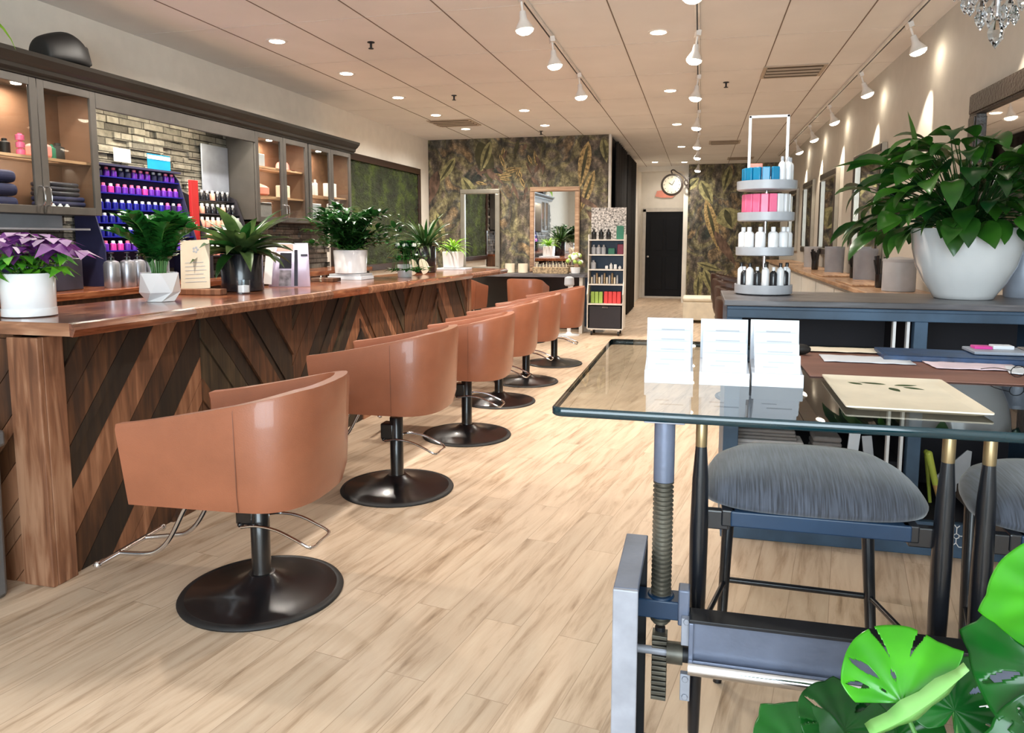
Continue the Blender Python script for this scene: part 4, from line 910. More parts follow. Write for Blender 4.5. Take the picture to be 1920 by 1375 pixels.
mb = MB(); mb.ext(0.0, 1.13, 1.90, 1.97, .452, .462, M['steeld']); mb.ext(0.0, 1.13, 1.915, 1.927, .33, .452, M['steel']); mb.ext(0, 1.13, 1.90, 1.98, .32, .33, M['steeld']); mb.ext(0, .012, 1.90, 1.97, .33, .452, M['steel'])
mb.build('cross_beam', t, smooth=0, bevel=.002)
MB().cyl((0.0, 1.892, .335), (1.13, 1.892, .335), .019, M['chrome'], n=20).build('crank_shaft', t)

# card holders on the glass
h = thing('card_holder', 'x', 'card holder', (0, 0, 0), 0, 'white tiered card holders on the glass table')
mb = MB(); W_ = .148
mb.prism([(0, 0), (.165, 0), (.20, .176), (.185, .186), (.15, .06), (.0, .032)], M['paper'], W_, 'x', -W_/2)
mb.build('stand', h, smooth=0, bevel=.002)
for k in range(4):
    y = .012+k*.047; z = .028+k*.026
    c = MB().box((0, 0, .034), (W_-.016, .005, .068+.004*k), M['paper']).box((.01, -.0032, .045), (W_*.5, .0006, .004), M['text']).box((-.02, -.0032, .03), (W_*.3, .0006, .003), M['text']).build('cards', h, smooth=0, loc=(0, y, z), rot=(-.32, 0, 0))
mb = MB(); mb.box((0, -.002, .02), (W_, .003, .04), M['paper'])
mb.build('front_lip', h, smooth=0, rot=(-.1, 0, 0))
for i, (x, y, rz, lb) in enumerate(((-.082, 2.335, .03, 'leftmost white tiered card holder on the glass table'), (.084, 2.34, -.01, 'middle white tiered card holder on the glass table'), (.24, 2.355, -.02, 'rightmost white tiered card holder, one card with a blue band'))):
    if i == 0: h.location = (x, y, GZ); h.rotation_euler = (0, 0, rz); h['label'] = lb
    else: o = dup(h, (x, y, GZ), rz, lb)
MB().box((0, 0, 0), (.13, .001, .02), M['cyan']).build('printed_band', o, smooth=0, loc=(.0, .143, .128), rot=(-.32, 0, 0))

# cream tray with a leaf print, desk mat, papers
t = thing('serving_tray', 'square cream tray with a faint leaf motif on the glass table', 'tray', (.56, 2.30, GZ), -.02)
mb = MB(); P = [(x, y, .004) for x, y in rrect(-.15, .15, -.20, .20, .01)]; 
mb.lathe([(0, 0)], M['cream']) if False else None
pg = rrect(-.172, .172, -.235, .235, .008); pg2 = rrect(-.15, .15, -.21, .21, .02); n = len(pg)
P = [(x, y, .0) for x, y in pg2]+[(x, y, .010) for x, y in pg]+[(x, y, .014) for x, y in pg]+[(x, y, .005) for x, y in pg2]
mb.add(P, [tuple(range(n-1, -1, -1)), tuple(3*n+i for i in range(n))]+[(k*n+i, k*n+(i+1) % n, (k+1)*n+(i+1) % n, (k+1)*n+i) for k in range(3) for i in range(n)], M['cream'])
mb.build('tray_body', t, smooth=30)
mb = MB()
for a, b, an, l in ((.02, .14, .25, .07), (-.0, .15, 2.9, .08), (.04, .12, -.5, .06), (-.07, .13, 2.4, .05), (.0, .10, -1.3, .06)): mural_leaf(mb, lambda x, y: (x, y, .0056), a, b, an, l, .026, M['lf_fern'])
mb.build('leaf_print', t, smooth=0)
o = MB().ext(.36, 1.46, 2.56, 3.25, GZ+.0005, GZ+.0045, M['rust']).build('desk_mat', smooth=0, bevel=.001); tag(o, 'wide rust-brown mat covering the back of the glass table', 'desk mat')
o = MB().box((0, 0, .009), (.50, .22, .018), M['bluebk']).box((0, -.008, .0192), (.47, .19, .002), M['bluebk']).build('folder', loc=(.92, 3.04, GZ+.0055), rot=(0, 0, -.06), bevel=.003); tag(o, 'dark navy folder among the papers at the back of the glass', 'folder')
for i, (x, y, sx, sy, rz, mm, lb) in enumerate(((.60, 2.93, .30, .16, -.03, 'paper', 'long white paper sheet in front of the navy folder, left side'), (.93, 2.86, .28, .15, .04, 'pinkish', 'pale pink crumpled paper in front of the navy folder'), (1.12, 2.78, .22, .17, -.25, 'paper', 'white sheet lying under the wire spectacles'), (.52, 3.14, .34, .12, .02, 'cream', 'cream paper sheet at the far left corner of the mat'))):
    mb = MB(); n = 8; P = []
    for a in range(n+1):
        for b in range(n+1): P.append((sx*(a/n-.5), sy*(b/n-.5), .0015+.0022*abs(math.sin(a*1.3+b*.9+i))))
    mb.add(P, [(a*(n+1)+b, (a+1)*(n+1)+b, (a+1)*(n+1)+b+1, a*(n+1)+b+1) for a in range(n) for b in range(n)], M[mm])
    o = mb.build('paper_sheet', loc=(x, y, GZ+.0055+.001*i), rot=(0, 0, rz), solid=.001); tag(o, lb, 'paper')
t = thing('clipboard_clutter', 'grey clipboard with pink and white scraps on the navy folder', 'clipboard', (1.13, 3.08, GZ+.028))
MB().box((0, 0, .006), (.30, .14, .012), M['gray']).build('board', t, bevel=.003); MB().box((-.10, .02, .016), (.06, .05, .012), M['magenta']).box((-.03, .03, .018), (.07, .05, .014), M['paper']).box((.08, .02, .015), (.10, .07, .006), M['towel']).build('scraps', t, bevel=.003, smooth=0)
o = MB().ball((0, 0, .02), .042, M['speak'], 20, (.95, .6, .5)).build('oval_stone', loc=(.385, 3.02, GZ+.005)); tag(o, 'dark oval stone beside the right card holder', 'stone')
t = thing('spectacles', 'thin dark wire spectacles lying on papers at the right frame edge', 'spectacles', (1.02, 2.66, GZ+.012), .4)
for sx in (-1, 1):
    MB().tube([(sx*.035+.026*math.cos(a*PI/8), .0, .018+.018*math.sin(a*PI/8)) for a in range(16)], .0014, M['steeld'], n=6, closed=True).build('rim', t)
    MB().tube([(sx*.061, 0, .022), (sx*.064, .06, .020), (sx*.062, .12, .006)], .0013, M['steeld'], n=6, sub=3).build('temple', t)
MB().tube([(-.009, 0, .024), (0, -.003, .028), (.009, 0, .024)], .0014, M['steeld'], n=6, sub=3).build('bridge', t)

# ------------------------------------------------------------------ bar stools
st_ = thing('bar_stool', 'grey upholstered black bar stool tucked under the glass table, left one', 'stool', (.33, 2.10, 0), 0, 'grey bar stools at the glass table')
for sx in (-1, 1):
    MB().lathe([(.012, 0), (.016, .02), (.024, .45), (.0255, .62), (.022, .78), (.0155, .872)], M['stoolblk'], c=(sx*.31, 0, 0), n=24).build('leg', st_, smooth=50)
    ps = [o for o in bpy.data.objects if o.name.startswith('leg') and o.parent == st_][-1]
    o = MB().lathe([(.0155, .872), (.0158, .874), (.0158, .948), (.014, .952), (0, .952)], M['brass'], c=(sx*.31, 0, 0), n=24).build('brass_sleeve', ps); o['label'] = 'brass sleeve'
    MB().cyl((sx*.235, .30, 0), (sx*.205, .42, .70), .014, M['stoolblk'], r1=.021, n=18).build('leg', st_, smooth=50)
mb = MB(); poly = []
N_ = 40
def seat_out(k, s_): 
    a = 2*PI*k/N_; ca, sa = math.cos(a), math.sin(a); x = math.copysign(abs(ca)**.62, ca)*.298*s_; y = math.copysign(abs(sa)**.62, sa)*.225*s_+.215
    return x*(1.0-.10*((y-.215)/.225)), y
prof = [(.93, .695), (.985, .702), (1.0, .718), (.99, .745), (.93, .772), (.78, .796), (.5, .812), (.2, .818), (.001, .819)]
P = []
for s_, z in prof:
    for k in range(N_): x, y = seat_out(k, s_); P.append((x, y, z-.03*(1-max(0, y)/.45)*(1 if z > .72 else .2)))
F = [(q*N_+k, q*N_+(k+1) % N_, (q+1)*N_+(k+1) % N_, (q+1)*N_+k) for q in range(len(prof)-1) for k in range(N_)]+[tuple(range(N_-1, -1, -1))]
mb.add(P, F, M['seatfab']); mb.build('seat_cushion', st_, smooth=70)
MB().ext(-.225, .235, -.005, .03, .648, .692, M['stoolbl']).ext(-.21, .21, .40, .43, .645, .69, M['stoolblk']).ext(-.25, -.21, 0, .42, .645, .692, M['stoolblk']).ext(.215, .255, 0, .42, .645, .692, M['stoolblk']).box((-.27, .02, .66), (.08, .03, .055), M['stoolblk']).box((.27, .02, .66), (.08, .03, .055), M['stoolblk']).build('seat_frame', st_, smooth=0, bevel=.004)
MB().cyl((-.219, .364, .325), (.219, .364, .318), .0095, M['stoolblk'], n=12).build('footrest', st_)
MB().cyl((-.219, .364, .322), (-.30, .02, .322), .0085, M['stoolblk'], n=12).build('stretcher', st_)
MB().cyl((.219, .364, .322), (.30, .02, .322), .0085, M['stoolblk'], n=12).build('stretcher', st_)
dup(st_, (1.045, 2.10, 0), 0, 'grey upholstered black bar stool cut by the right picture edge')

# ------------------------------------------------------------------ reception desk
t = thing('reception_desk', 'tall slate-blue open-shelf reception desk behind the glass table', 'desk', (0, 0, 0))
x0, x1, y0, y1 = .135, 1.60, 3.66, 4.27
MB().ext(x0-.015, x1+.02, y0-.02, y1+.02, DZ-.028, DZ, M['desktop']).build('desktop', t, smooth=0, bevel=.004)
mb = MB()
mb.ext(x0, x1, y0, y0+.03, DZ-.085, DZ-.03, M['deskbl']); mb.ext(x0, x1, y0-.008, y0, DZ-.045, DZ-.03, M['deskbl'])
mb.ext(x0, x0+.07, y0, y0+.05, .16, DZ-.085, M['deskbl']); mb.ext(x0, x0+.03, y0+.05, y1, 0, DZ-.03, M['deskbl'])
mb.ext(.945, 1.0, y0, y0+.05, .16, DZ-.085, M['deskbl']); mb.ext(x1-.03, x1, y0, y1, 0, DZ-.03, M['deskbl'])
mb.ext(x0, x1, y0-.012, y0+.02, 0, .16, M['deskbl']); mb.build('frame', t, smooth=0, bevel=.003)
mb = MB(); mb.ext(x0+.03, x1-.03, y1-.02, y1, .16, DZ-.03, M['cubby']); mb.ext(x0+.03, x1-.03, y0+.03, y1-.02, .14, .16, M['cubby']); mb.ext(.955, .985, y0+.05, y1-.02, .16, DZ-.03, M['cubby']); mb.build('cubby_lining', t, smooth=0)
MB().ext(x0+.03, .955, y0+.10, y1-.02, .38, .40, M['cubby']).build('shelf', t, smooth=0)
for x in (.868, .925): MB().ext(x-.006, x+.006, y0+.02, y0+.05, .16, DZ-.085, M['white']).build('shelf_upright', t, smooth=0)
mb = MB(); c = Vector((1.165, y0-.014, .085)); R6 = [(c.x+.012*math.cos(k*PI/3+.5), c.y, c.z+.02+.012*math.sin(k*PI/3+.5)) for k in range(6)]
mb.tube(R6, .0022, M['white'], n=6, closed=True)
for a, b in (((.0, .032), (0, .058)), ((0, .058), (.012, .07)), ((0, .058), (-.010, .072)), ((.012, .022), (.038, .022)), ((0, .008), (0, -.012)), ((0, -.012), (-.018, -.03)), ((0, -.012), (.012, -.03)), ((.012, -.03), (.036, -.03))):
    mb.cyl((c.x+a[0], c.y, c.z+a[1]), (c.x+b[0], c.y, c.z+b[1]), .0022, M['white'], n=6)
mb.build('molecule_mark', t)['label'] = 'white molecule-like mark'
def folded(name, x, y, z, sx, sy, sz, mt, lb, cat='towel', group=None, rz=0):
    mb = MB(); L_ = 3
    for k in range(L_): mb.box((0, .004*(k % 2), sz*(k+.5)/L_), (sx*(1-.03*k), sy, sz/L_*.97), mt)
    o = mb.build(name, loc=(x, y, z), rot=(0, 0, rz), bevel=sz/L_*.42, bseg=3); return tag(o, lb, cat, group)
folded('folded_towel', .36, 3.86, .401, .34, .14, .055, M['ltowel'], 'pale folded towel, lowest of the stack in the desk cubby')
folded('folded_towel', .34, 3.87, .457, .30, .14, .05, M['towel'], 'grey folded towel topmost in the blue desk cubby')
folded('folded_towel', .63, 3.88, .401, .14, .14, .085, M['towel'], 'small grey towel right of the towel stack in the cubby')
for i, (x, rz, w_, h_, mm, lb) in enumerate(((.74, .1, .05, .12, 'paper', 'white card leaning in the cubby left of the dark hair tool'), (.815, -.12, .045, .10, 'lgray', 'pale booklet standing beside the desk upright'))):
    o = MB().box((0, 0, h_/2), (w_, .012, h_), M[mm]).build('card', loc=(x, 3.80, .406), rot=(-.1, rz, 0), bevel=.002); tag(o, lb, 'card')
t = thing('hair_dryer', 'black hair dryer lying in the desk cubby beside the upright', 'hair dryer', (.76, 4.08, .46), .0)
MB().cyl((-.09, 0, 0), (.08, 0, 0), .028, M['blk'], r1=.036, n=20).build('barrel', t); MB().cyl((.03, 0, 0), (.05, -.03, -.048), .014, M['blk'], r1=.012).build('handle', t); MB().cyl((-.12, 0, 0), (-.09, 0, 0), .03, M['lgray'], r1=.026, n=20).build('nozzle', t)
t = thing('scalp_brush', 'yellow-green and wood handled brush leaning in the desk cubby', 'brush', (1.10, 3.80, .162))
MB().cyl((.05, 0, 0), (.012, 0, .13), .012, M['tanwood'], r1=.014).build('wooden_shaft', t); MB().cyl((.012, 0, .13), (-.025, 0, .27), .014, M['yell'], r1=.017).ball((-.025, 0, .275), .017, M['yell']).build('green_grip', t)
t = thing('scraper', 'large pale grey triangular scraper blade standing in the desk cubby', 'scraper', (1.16, 3.86, .161))
MB().prism([(.02, 0), (.05, .0), (.055, .08), (.11, .16), (.115, .285), (.095, .29), (-.035, .15), (-.03, .12)], M['lgray'], .006, 'y', 0).build('blade', t, smooth=0, bevel=.001)
o = MB().cyl((0, 0, 0), (-.03, 0, .24), .008, M['yell'], r1=.010).ball((-.031, 0, .25), .013, M['yell']).build('yellow_pencil', loc=(1.13, 3.93, .161)); tag(o, 'short yellow pencil behind the pale scraper', 'pencil')
o = MB().box((0, 0, .075), (.12, .02, .15), M['artlite']).build('patterned_box', loc=(1.42, 3.80, .161+.12), rot=(0, 0, 0), bevel=.003); tag(o, 'speckled grey patterned pack at the right edge of the cubby', 'box')
o2 = MB().box((0, 0, .06), (.25, .2, .12), M['binblk']).build('storage_box', loc=(1.42, 3.86, .1605), bevel=.004); tag(o2, 'low black box under the speckled pack in the right cubby', 'box')

# rotating product rack
t = thing('product_rack', 'round four-tier grey product rack standing on the slate-blue desk', 'display rack', (.325, 4.06, DZ))
TZ = [(.0, .052, .142), (.195, .048, .142), (.370, .048, .139), (.525, .050, .146)]
for k, (z, h_, r) in enumerate(TZ):
    MB().lathe([(0, z+.004), (r-.006, z+.004), (r, z+.008), (r+.001, z+h_), (r-.004, z+h_), (r-.006, z+.014), (0, z+.013)], M['lgray'], n=48).build('tray', t, smooth=40)
MB().cyl((0, 0, .013), (0, 0, .58), .009, M['chrome']).build('centre_pole', t)
MB().ext(-.098, -.084, -.006, .006, .60, .905, M['white']).ext(.084, .098, -.006, .006, .60, .905, M['white']).ext(-.098, .098, -.006, .006, .892, .905, M['white']).ext(-.098, .098, -.006, .006, .585, .60, M['white']).build('top_frame', t, smooth=0, bevel=.002)
MB().box((0, 0, .545+.02), (.02, .01, .06), M['white']).build('frame_bracket', t)
def bottle(kind, mt, cap, lb, cat, grp, h=.11, r=.017):
    o = thing(kind, lb, cat, (0, 0, 0), 0, grp)
    if kind.endswith('tube'):
        MB().box((0, 0, .014+(h-.014)/2), (r*2, r*1.2, h-.014), mt, taper=1.0).build('body', o, bevel=.004); MB().lathe([(r*.7, 0), (r*.7, .014), (r*.5, .015)], cap, n=14).build('cap', o)
    else:
        MB().lathe([(r*.9, 0), (r, .004), (r, h*.74), (r*.8, h*.80), (r*.42, h*.84), (r*.42, h*.86)], mt, n=18).build('body', o, smooth=50); MB().lathe([(r*.45, h*.86), (r*.45, h*.98), (r*.38, h), (0, h)], cap, n=14).build('cap', o, smooth=50)
    return o
def ring_items(proto, a0, a1, n, r, z, lb, grp, jit=.0):
    for i in range(n):
        a = a0+(a1-a0)*i/max(1, n-1); p = (.325+r*math.cos(a), 4.06+r*math.sin(a), DZ+z)
        if proto.get('used') is None: proto['used'] = 1; proto.location = p; proto.rotation_euler = (0, 0, a+PI/2); proto['label'] = lb
        else: c_ = dup(proto, p, a+PI/2, lb, grp)
def RA(d): return math.radians(d)
g1 = 'white and black bottles on the lowest rack tier'
bp = bottle('shampoo_bottle', M['white'], M['blk'], 'x', 'bottle', g1, .15, .019); ring_items(bp, RA(-172), RA(-8), 5, .112, .014, 'white bottle with black cap on the lowest rack tier', g1)
bp = bottle('conditioner_bottle', M['potblk'], M['white'], 'x', 'bottle', 'black bottles on the lowest rack tier', .13, .018); ring_items(bp, RA(-151), RA(-29), 4, .112, .014, 'black bottle between the white ones on the lowest tier', 'black bottles on the lowest rack tier')
bp = bottle('lotion_bottle', M['white'], M['white'], 'x', 'bottle', 'all-white bottles on the second tier', .135, .025); ring_items(bp, RA(-172), RA(-8), 6, .108, .209, 'all-white bottle on the second tier from the bottom', 'all-white bottles on the second tier')
bp = bottle('hair_gel_tube', M['pinkp'], M['magenta'], 'x', 'tube', 'pink tubes on the third rack tier', .125, .019); ring_items(bp, RA(-180), RA(-78), 6, .108, .384, 'pink hair product tube on the third rack tier', 'pink tubes on the third rack tier')
bp = bottle('cream_tube', M['white'], M['maroon'], 'x', 'tube', 'white tubes with dark red caps', .125, .017); ring_items(bp, RA(-58), RA(-8), 3, .108, .384, 'white tube with dark red cap on the third tier', 'white tubes with dark red caps')
bp = bottle('spray_tube', M['cyan'], M['blue'], 'x', 'tube', 'teal blue tubes on the top tier', .10, .019); ring_items(bp, RA(-185), RA(-75), 6, .112, .54, 'teal-blue product tube on the top rack tier', 'teal blue tubes on the top tier')
bp = bottle('tall_bottle', M['white'], M['lgray'], 'x', 'bottle', 'tall white bottles on the top tier', .15, .018); ring_items(bp, RA(-55), RA(-5), 3, .108, .54, 'tall white bottle at the right of the top tier', 'tall white bottles on the top tier')
o = MB().box((0, 0, .065), (.07, .03, .13), M['salmon']).build('salmon_box', loc=(.27, 4.12, DZ+.541), bevel=.003); tag(o, 'salmon pink box behind the blue tubes on the top tier', 'box')

# things around the big pot on the desk, right counter
def jar(x, y, z, r, h, mt, lb, lid=True):
    o = thing('storage_jar', lb, 'jar', (x, y, z)); MB().lathe([(r*.95, 0), (r, .006), (r, h*.86), (r*.96, h*.9)], mt, n=28).build('body', o, smooth=40)
    if lid: MB().lathe([(r*1.02, h*.86), (r*1.03, h*.93), (r*.5, h*.97), (0, h)], mt, n=28).build('lid', o, smooth=40)
    return o
t = thing('wall_counter', 'pale wooden counter shelf running along the right wall under the mirrors', 'counter')
MB().ext(1.20, XR-.001, 5.2, 14.6, 1.015, 1.05, M['pale']).build('worktop', t, smooth=0, bevel=.004)
mb = MB(); mb.ext(1.26, XR-.016, 5.2, 14.6, .12, 1.015, M['wall_r'])
mb.build('cabinet_body', t, smooth=0)
for k in range(8): MB().ext(1.24, 1.26, 5.25+k*1.16, 6.36+k*1.16, .16, .98, M['wall_r']).build('door', t, smooth=0, bevel=.003)
for i, (x, y, r, h_, mt, lb) in enumerate(((1.50, 7.55, .105, .30, 'gray', 'grey zinc canister nearest the peace lily on the wall counter'), (1.50, 9.2, .105, .30, 'gray', 'grey zinc canister second along the wall counter'), (1.50, 11.0, .10, .28, 'lgray', 'pale grey canister far down the wall counter'))):
    o = thing('canister', lb, 'canister', (x, y, 1.05), 0, 'grey canisters on the wall counter'); MB().lathe([(r*.93, 0), (r*.95, .005), (r, h_*.88), (r*1.02, h_*.89), (r*1.02, h_), (r*.98, h_), (r*.96, h_*.9), (0, h_*.88)], M[mt], n=32).build('body', o, smooth=40)
    MB().lathe([(r*.975, h_*.74), (r*.99, h_*.745), (r*.99, h_*.755), (r*.978, h_*.76)], M[mt], n=32).build('band', o)
jar(1.46, 6.15, 1.05, .115, .26, M['lgray'], 'pale grey square-shouldered jar left of the big plant pot')
jar(1.545, 4.15, DZ, .085, .24, M['gray'], 'grey lidded jar at the right frame edge beside the pot')
for i, (x, y, lb) in enumerate(((1.42, 6.55, 'black brush holder full of combs left of the pale jar'), (1.50, 8.05, 'black brush holder between the two grey canisters'), (1.42, 10.1, 'black brush holder beyond the second canister'))):
    o = thing('brush_holder', lb, 'brush holder', (x, y, 1.05)); MB().lathe([(.035, 0), (.04, .01), (.04, .11), (.036, .11), (.034, .02), (0, .02)], M['blk'], n=20).build('cup', o, smooth=40)
    for q in range(8):
        a = q*.8; MB().cyl((.015*math.cos(a), .015*math.sin(a), .021), (.05*math.cos(a), .05*math.sin(a), .24+.03*math.sin(q*3)), .006, M['blk'] if q % 3 else M['steeld'], r1=.010, n=8).build('brush', o)
for i, (x, y, s_, lb) in enumerate(((1.40, 7.05, 1, 'wooden board on the wall counter in front of the first canister'), (1.40, 8.6, 1, 'wooden board on the wall counter before the second canister'))):
    o = MB().box((0, 0, .008), (.30, .8, .016), M['pale']).build('wooden_board', loc=(x-.02, y, 1.0505), bevel=.005); tag(o, lb, 'board')

# mirrors on the right wall
def wall_mirror(y0, y1, z0, z1, lb, frame, edge, name='wall_mirror', w_=.09):
    t = thing(name, lb, 'mirror', (XR, (y0+y1)/2, (z0+z1)/2), 0, 'framed mirrors along the right wall'); hy, hz = (y1-y0)/2, (z1-z0)/2; mb = MB()
    for a, b, c, d in ((-hy, hy, -hz, -hz+w_), (-hy, hy, hz-w_, hz), (-hy, -hy+w_, -hz+w_, hz-w_), (hy-w_, hy, -hz+w_, hz-w_)):
        mb.ext(-.05, -.002, a, b, c, d, edge); mb.ext(-.058, -.05, a+.012, b-.012, c+.012, d-.012, frame)
    mb.build('frame', t, smooth=0, bevel=.003)
    MB().ext(-.022, -.018, -hy+w_-.01, hy-w_+.01, -hz+w_-.01, hz-w_+.01, M['mirror']).build('mirror_glass', t, smooth=0)
wall_mirror(4.15, 5.32, 1.20, 2.33, 'large dark carved mirror at the right frame edge above the plant', M['goldf'], M['goldf'], w_=.13)
wall_mirror(7.65, 8.95, 1.15, 2.33, 'carved dark framed mirror partly behind the peace lily leaves', M['goldf'], M['silverf'])
wall_mirror(10.05, 11.3, 1.22, 2.32, 'carved dark framed mirror third along the right wall', M['goldf'], M['silverf'])
wall_mirror(12.05, 13.1, 1.22, 2.32, 'carved dark framed mirror fourth along the right wall', M['goldf'], M['silverf'])
wall_mirror(13.95, 15.05, 1.22, 2.31, 'farthest framed mirror on the right wall by the rack', M['goldf'], M['silverf'])

# ------------------------------------------------------------------ back wall: mirrors, shelf, cart
def back_mirror(x0, x1, z0, z1, lb, fr):
    t = thing('leaning_mirror', lb, 'mirror', ((x0+x1)/2, YB-.03, z0)); hx = (x1-x0)/2; H_ = z1-z0; w_ = .075; mb = MB()
    for a, b, c, d in ((-hx, hx, 0, w_), (-hx, hx, H_-w_, H_), (-hx, -hx+w_, w_, H_-w_), (hx-w_, hx, w_, H_-w_)):
        mb.ext(a, b, -.04, .0, c, d, fr); mb.ext(a+.01, b-.01, -.052, -.04, c+.01, d-.01, fr)
    mb.build('frame', t, smooth=0, bevel=.004, rot=(0, 0, 0))
    MB().ext(-hx+w_-.005, hx-w_+.005, -.012, -.008, w_-.005, H_-w_+.005, M['mirror']).build('mirror_glass', t, smooth=0)
back_mirror(-3.80, -3.14, .905, 2.23, 'left framed mirror on the jungle mural behind the bar end', M['silverf'])
back_mirror(-2.64, -1.84, .905, 2.25, 'right wood framed mirror on the jungle mural beside the cart', M['woodfr'])
t = thing('back_shelf', 'dark rounded shelf counter under the mural mirrors', 'shelf')
MB().prism(rrect(-4.34, -1.63, 11.15, 11.79, .06), M['desktop'], .045, 'z', .855).build('worktop', t, smooth=30, bevel=.006)
MB().ext(-1.75, -1.70, 11.2, 11.75, 0, .855, M['base']).ext(-1.70, -1.40, 11.45, 11.79, .08, .87, M['cartbl']).ext(-1.75, -1.40, 11.43, 11.79, 0, .08, M['base']).build('end_support', t, smooth=0)
MB().ext(-4.34, -1.75, 11.70, 11.78, .0, .855, M['blk']).build('back_panel', t, smooth=0)
def small_pot(x, y, z, mt, lb, r=.075, h=.15):
    o = MB().lathe([(r*.8, 0), (r, .01), (r, h), (r-.008, h), (r-.01, .02), (0, .02)], mt, n=24).build('tumbler', loc=(x, y, z), smooth=40); return tag(o, lb, 'tumbler')
small_pot(-2.87, 11.35, .9, M['cream'], 'left cream tumbler between the two mural mirrors')
small_pot(-2.66, 11.35, .9, M['cream'], 'right cream tumbler between the two mural mirrors')
t = thing('wire_basket', 'low wicker basket of rods before the right mural mirror', 'basket', (-2.22, 11.38, .9))
MB().box((0, 0, .05), (.54, .16, .10), M['wicker'], taper=1.05).build('basket_body', t, smooth=0, bevel=.006)
for k in range(20): MB().cyl((-.25+k*.026, -.02, .09), (-.25+k*.026, -.01, .145+.01*(k % 3)), .006, M['cream'] if k % 2 else M['towel'], n=6).build('rod', t)
t = thing('flower_arrangement', 'pale green and white flower cluster right of the mural mirror', 'flowers', (-1.84, 11.38, .9))
MB().lathe([(.06, 0), (.07, .01), (.08, .10), (.07, .10)], M['white'], n=20).build('vase', t)
mb = MB(); fl = MB()
for k in range(34):
    a = k*2.4; e_ = rp.uniform(0, 1.4); r = .12; p = (math.cos(a)*math.cos(e_)*r, math.sin(a)*math.cos(e_)*r, .17+math.sin(e_)*r*1.1)
    (fl if k % 2 else mb).ball(p, .032, M['petal'] if k % 2 else M['lime'], 8)
mb.build('foliage', t); fl.build('blossoms', t)
t = thing('dryer_stand', 'white hair dryer stand leaning beside the last bar chair', 'stand', (-1.86, 10.95, 0))
MB().lathe([(.16, 0), (.16, .015), (.05, .03), (.03, .05)], M['white'], n=24).build('base', t); MB().cyl((0, 0, .04), (.02, 0, .75), .028, M['white'], r1=.04).build('pole', t); MB().lathe([(.06, .74), (.075, .76), (.07, .86), (.03, .88)], M['lgray'], n=20).build('head', t)

# retail cart
CZX, CY = -1.335, 11.22
t = thing('retail_cart', 'white and navy wheeled retail cart in front of the black curtain', 'cart', (CZX, CY, 0))
mb = MB()
for sx in (-.262, .262): mb.prism([(.16, .10), (-.20, .10), (-.20, .52), (-.235, .62), (-.14, .80), (-.14, 1.5), (.16, 1.5)], M['base'], .014, 'x', sx-.007, msid=M['base'])
mb.build('side_panel', t, smooth=0)
MB().ext(-.255, .255, .135, .15, .1, 1.5, M['cartbl']).build('back_panel', t, smooth=0)
MB().ext(-.262, .262, .12, .14, 1.42, 1.90, M['artlite']).build('poster_panel', t, smooth=0)['label'] = 'speckled grey header board'
shz = [.10, .47, .76, .98, 1.20, 1.42]
for k, z in enumerate(shz): MB().ext(-.26, .26, -.20 if z < .6 else -.15, .14, z-.012, z+.006, M['base']).build('shelf', t, smooth=0)
for sx in (-.2, .2):
    for sy in (-.16, .12): MB().cyl((sx-.012, sy, .035), (sx+.012, sy, .035), .035, M['rubber']).box((sx, sy, .075), (.03, .03, .03), M['chrome']).build('wheel', t)
b = MB().ext(-.235, .235, -.19, .12, .107, .44, M['binblk']).build('storage_drawer', t, smooth=0, bevel=.01); MB().box((0, -.197, .425), (.09, .012, .025), M['chrome']).build('handle', b)
def cart_item(name, x, y, z, sx, sy, sz, mt, lb, cat, grp=None, rnd=False):
    mb = MB()
    if rnd: mb.lathe([(sx*.45, 0), (sx*.5, .01), (sx*.5, sz*.7), (sx*.22, sz*.82), (sx*.2, sz), (0, sz)], mt, n=14)
    else: mb.box((0, 0, sz/2), (sx, sy, sz), mt, taper=.93)
    o = mb.build(name, loc=(CZX+x, CY+y, z+.0065), bevel=0 if rnd else .006); return tag(o, lb, cat, grp)
for k in range(3): cart_item('gift_bag', -.20+k*.062, -.06, .47, .056, .1, .17, M['lime'], 'lime green gift bag on the lower cart shelf', 'bag', 'lime green bags on the cart')
for k in range(4): cart_item('gift_bag', .0+k*.064, -.06, .47, .06, .1, .175, M['redp'], 'coral red gift bag on the lower cart shelf', 'bag', 'coral red bags on the cart')
for k in range(11): cart_item('nail_file_pack', -.22+k*.038, -.04, .76, .026, .05, .10+.03*((k*7) % 3), [M['cream'], M['lgray'], M['wicker']][k % 3], 'slim pale pack in the row on the fourth cart shelf down', 'pack', 'slim packs on the cart')
cart_item('glass_jar', -.2, -.04, .98, .08, .08, .13, M['lgray'], 'pale jar at the left of the middle cart shelf', 'jar', None, True)
for k in range(4): cart_item('ornament', .0+k*.065, -.05, .98, .045, .04, [.05, .09, .07, .05][k], M['white'], 'small white figurine on the middle cart shelf', 'ornament', 'white ornaments on the cart', k % 2 == 1)
for k in range(3): cart_item('silver_jar', -.2+k*.075, -.03, 1.20, .07, .07, .14, M['lgray'], 'grey jar on the second cart shelf from top', 'jar', 'grey jars on the cart', True)
cart_item('green_pouch', .07, -.05, 1.20, .10, .05, .09, M['green'], 'sea green pouch on the second cart shelf', 'pouch')
cart_item('maroon_pouch', .20, -.05, 1.20, .09, .06, .15, M['maroon'], 'dark red pouch at the right of the second cart shelf', 'pouch')
for k in range(3): cart_item('black_bottle', -.2+k*.11, -.03, 1.42, .075, .07, .15, M['blk'], 'squat black bottle on the top cart shelf', 'bottle', 'black bottles on the cart top shelf', True)
cart_item('green_box', .19, -.02, 1.42, .11, .06, .20, M['green'], 'dark green box on the top cart shelf', 'box')

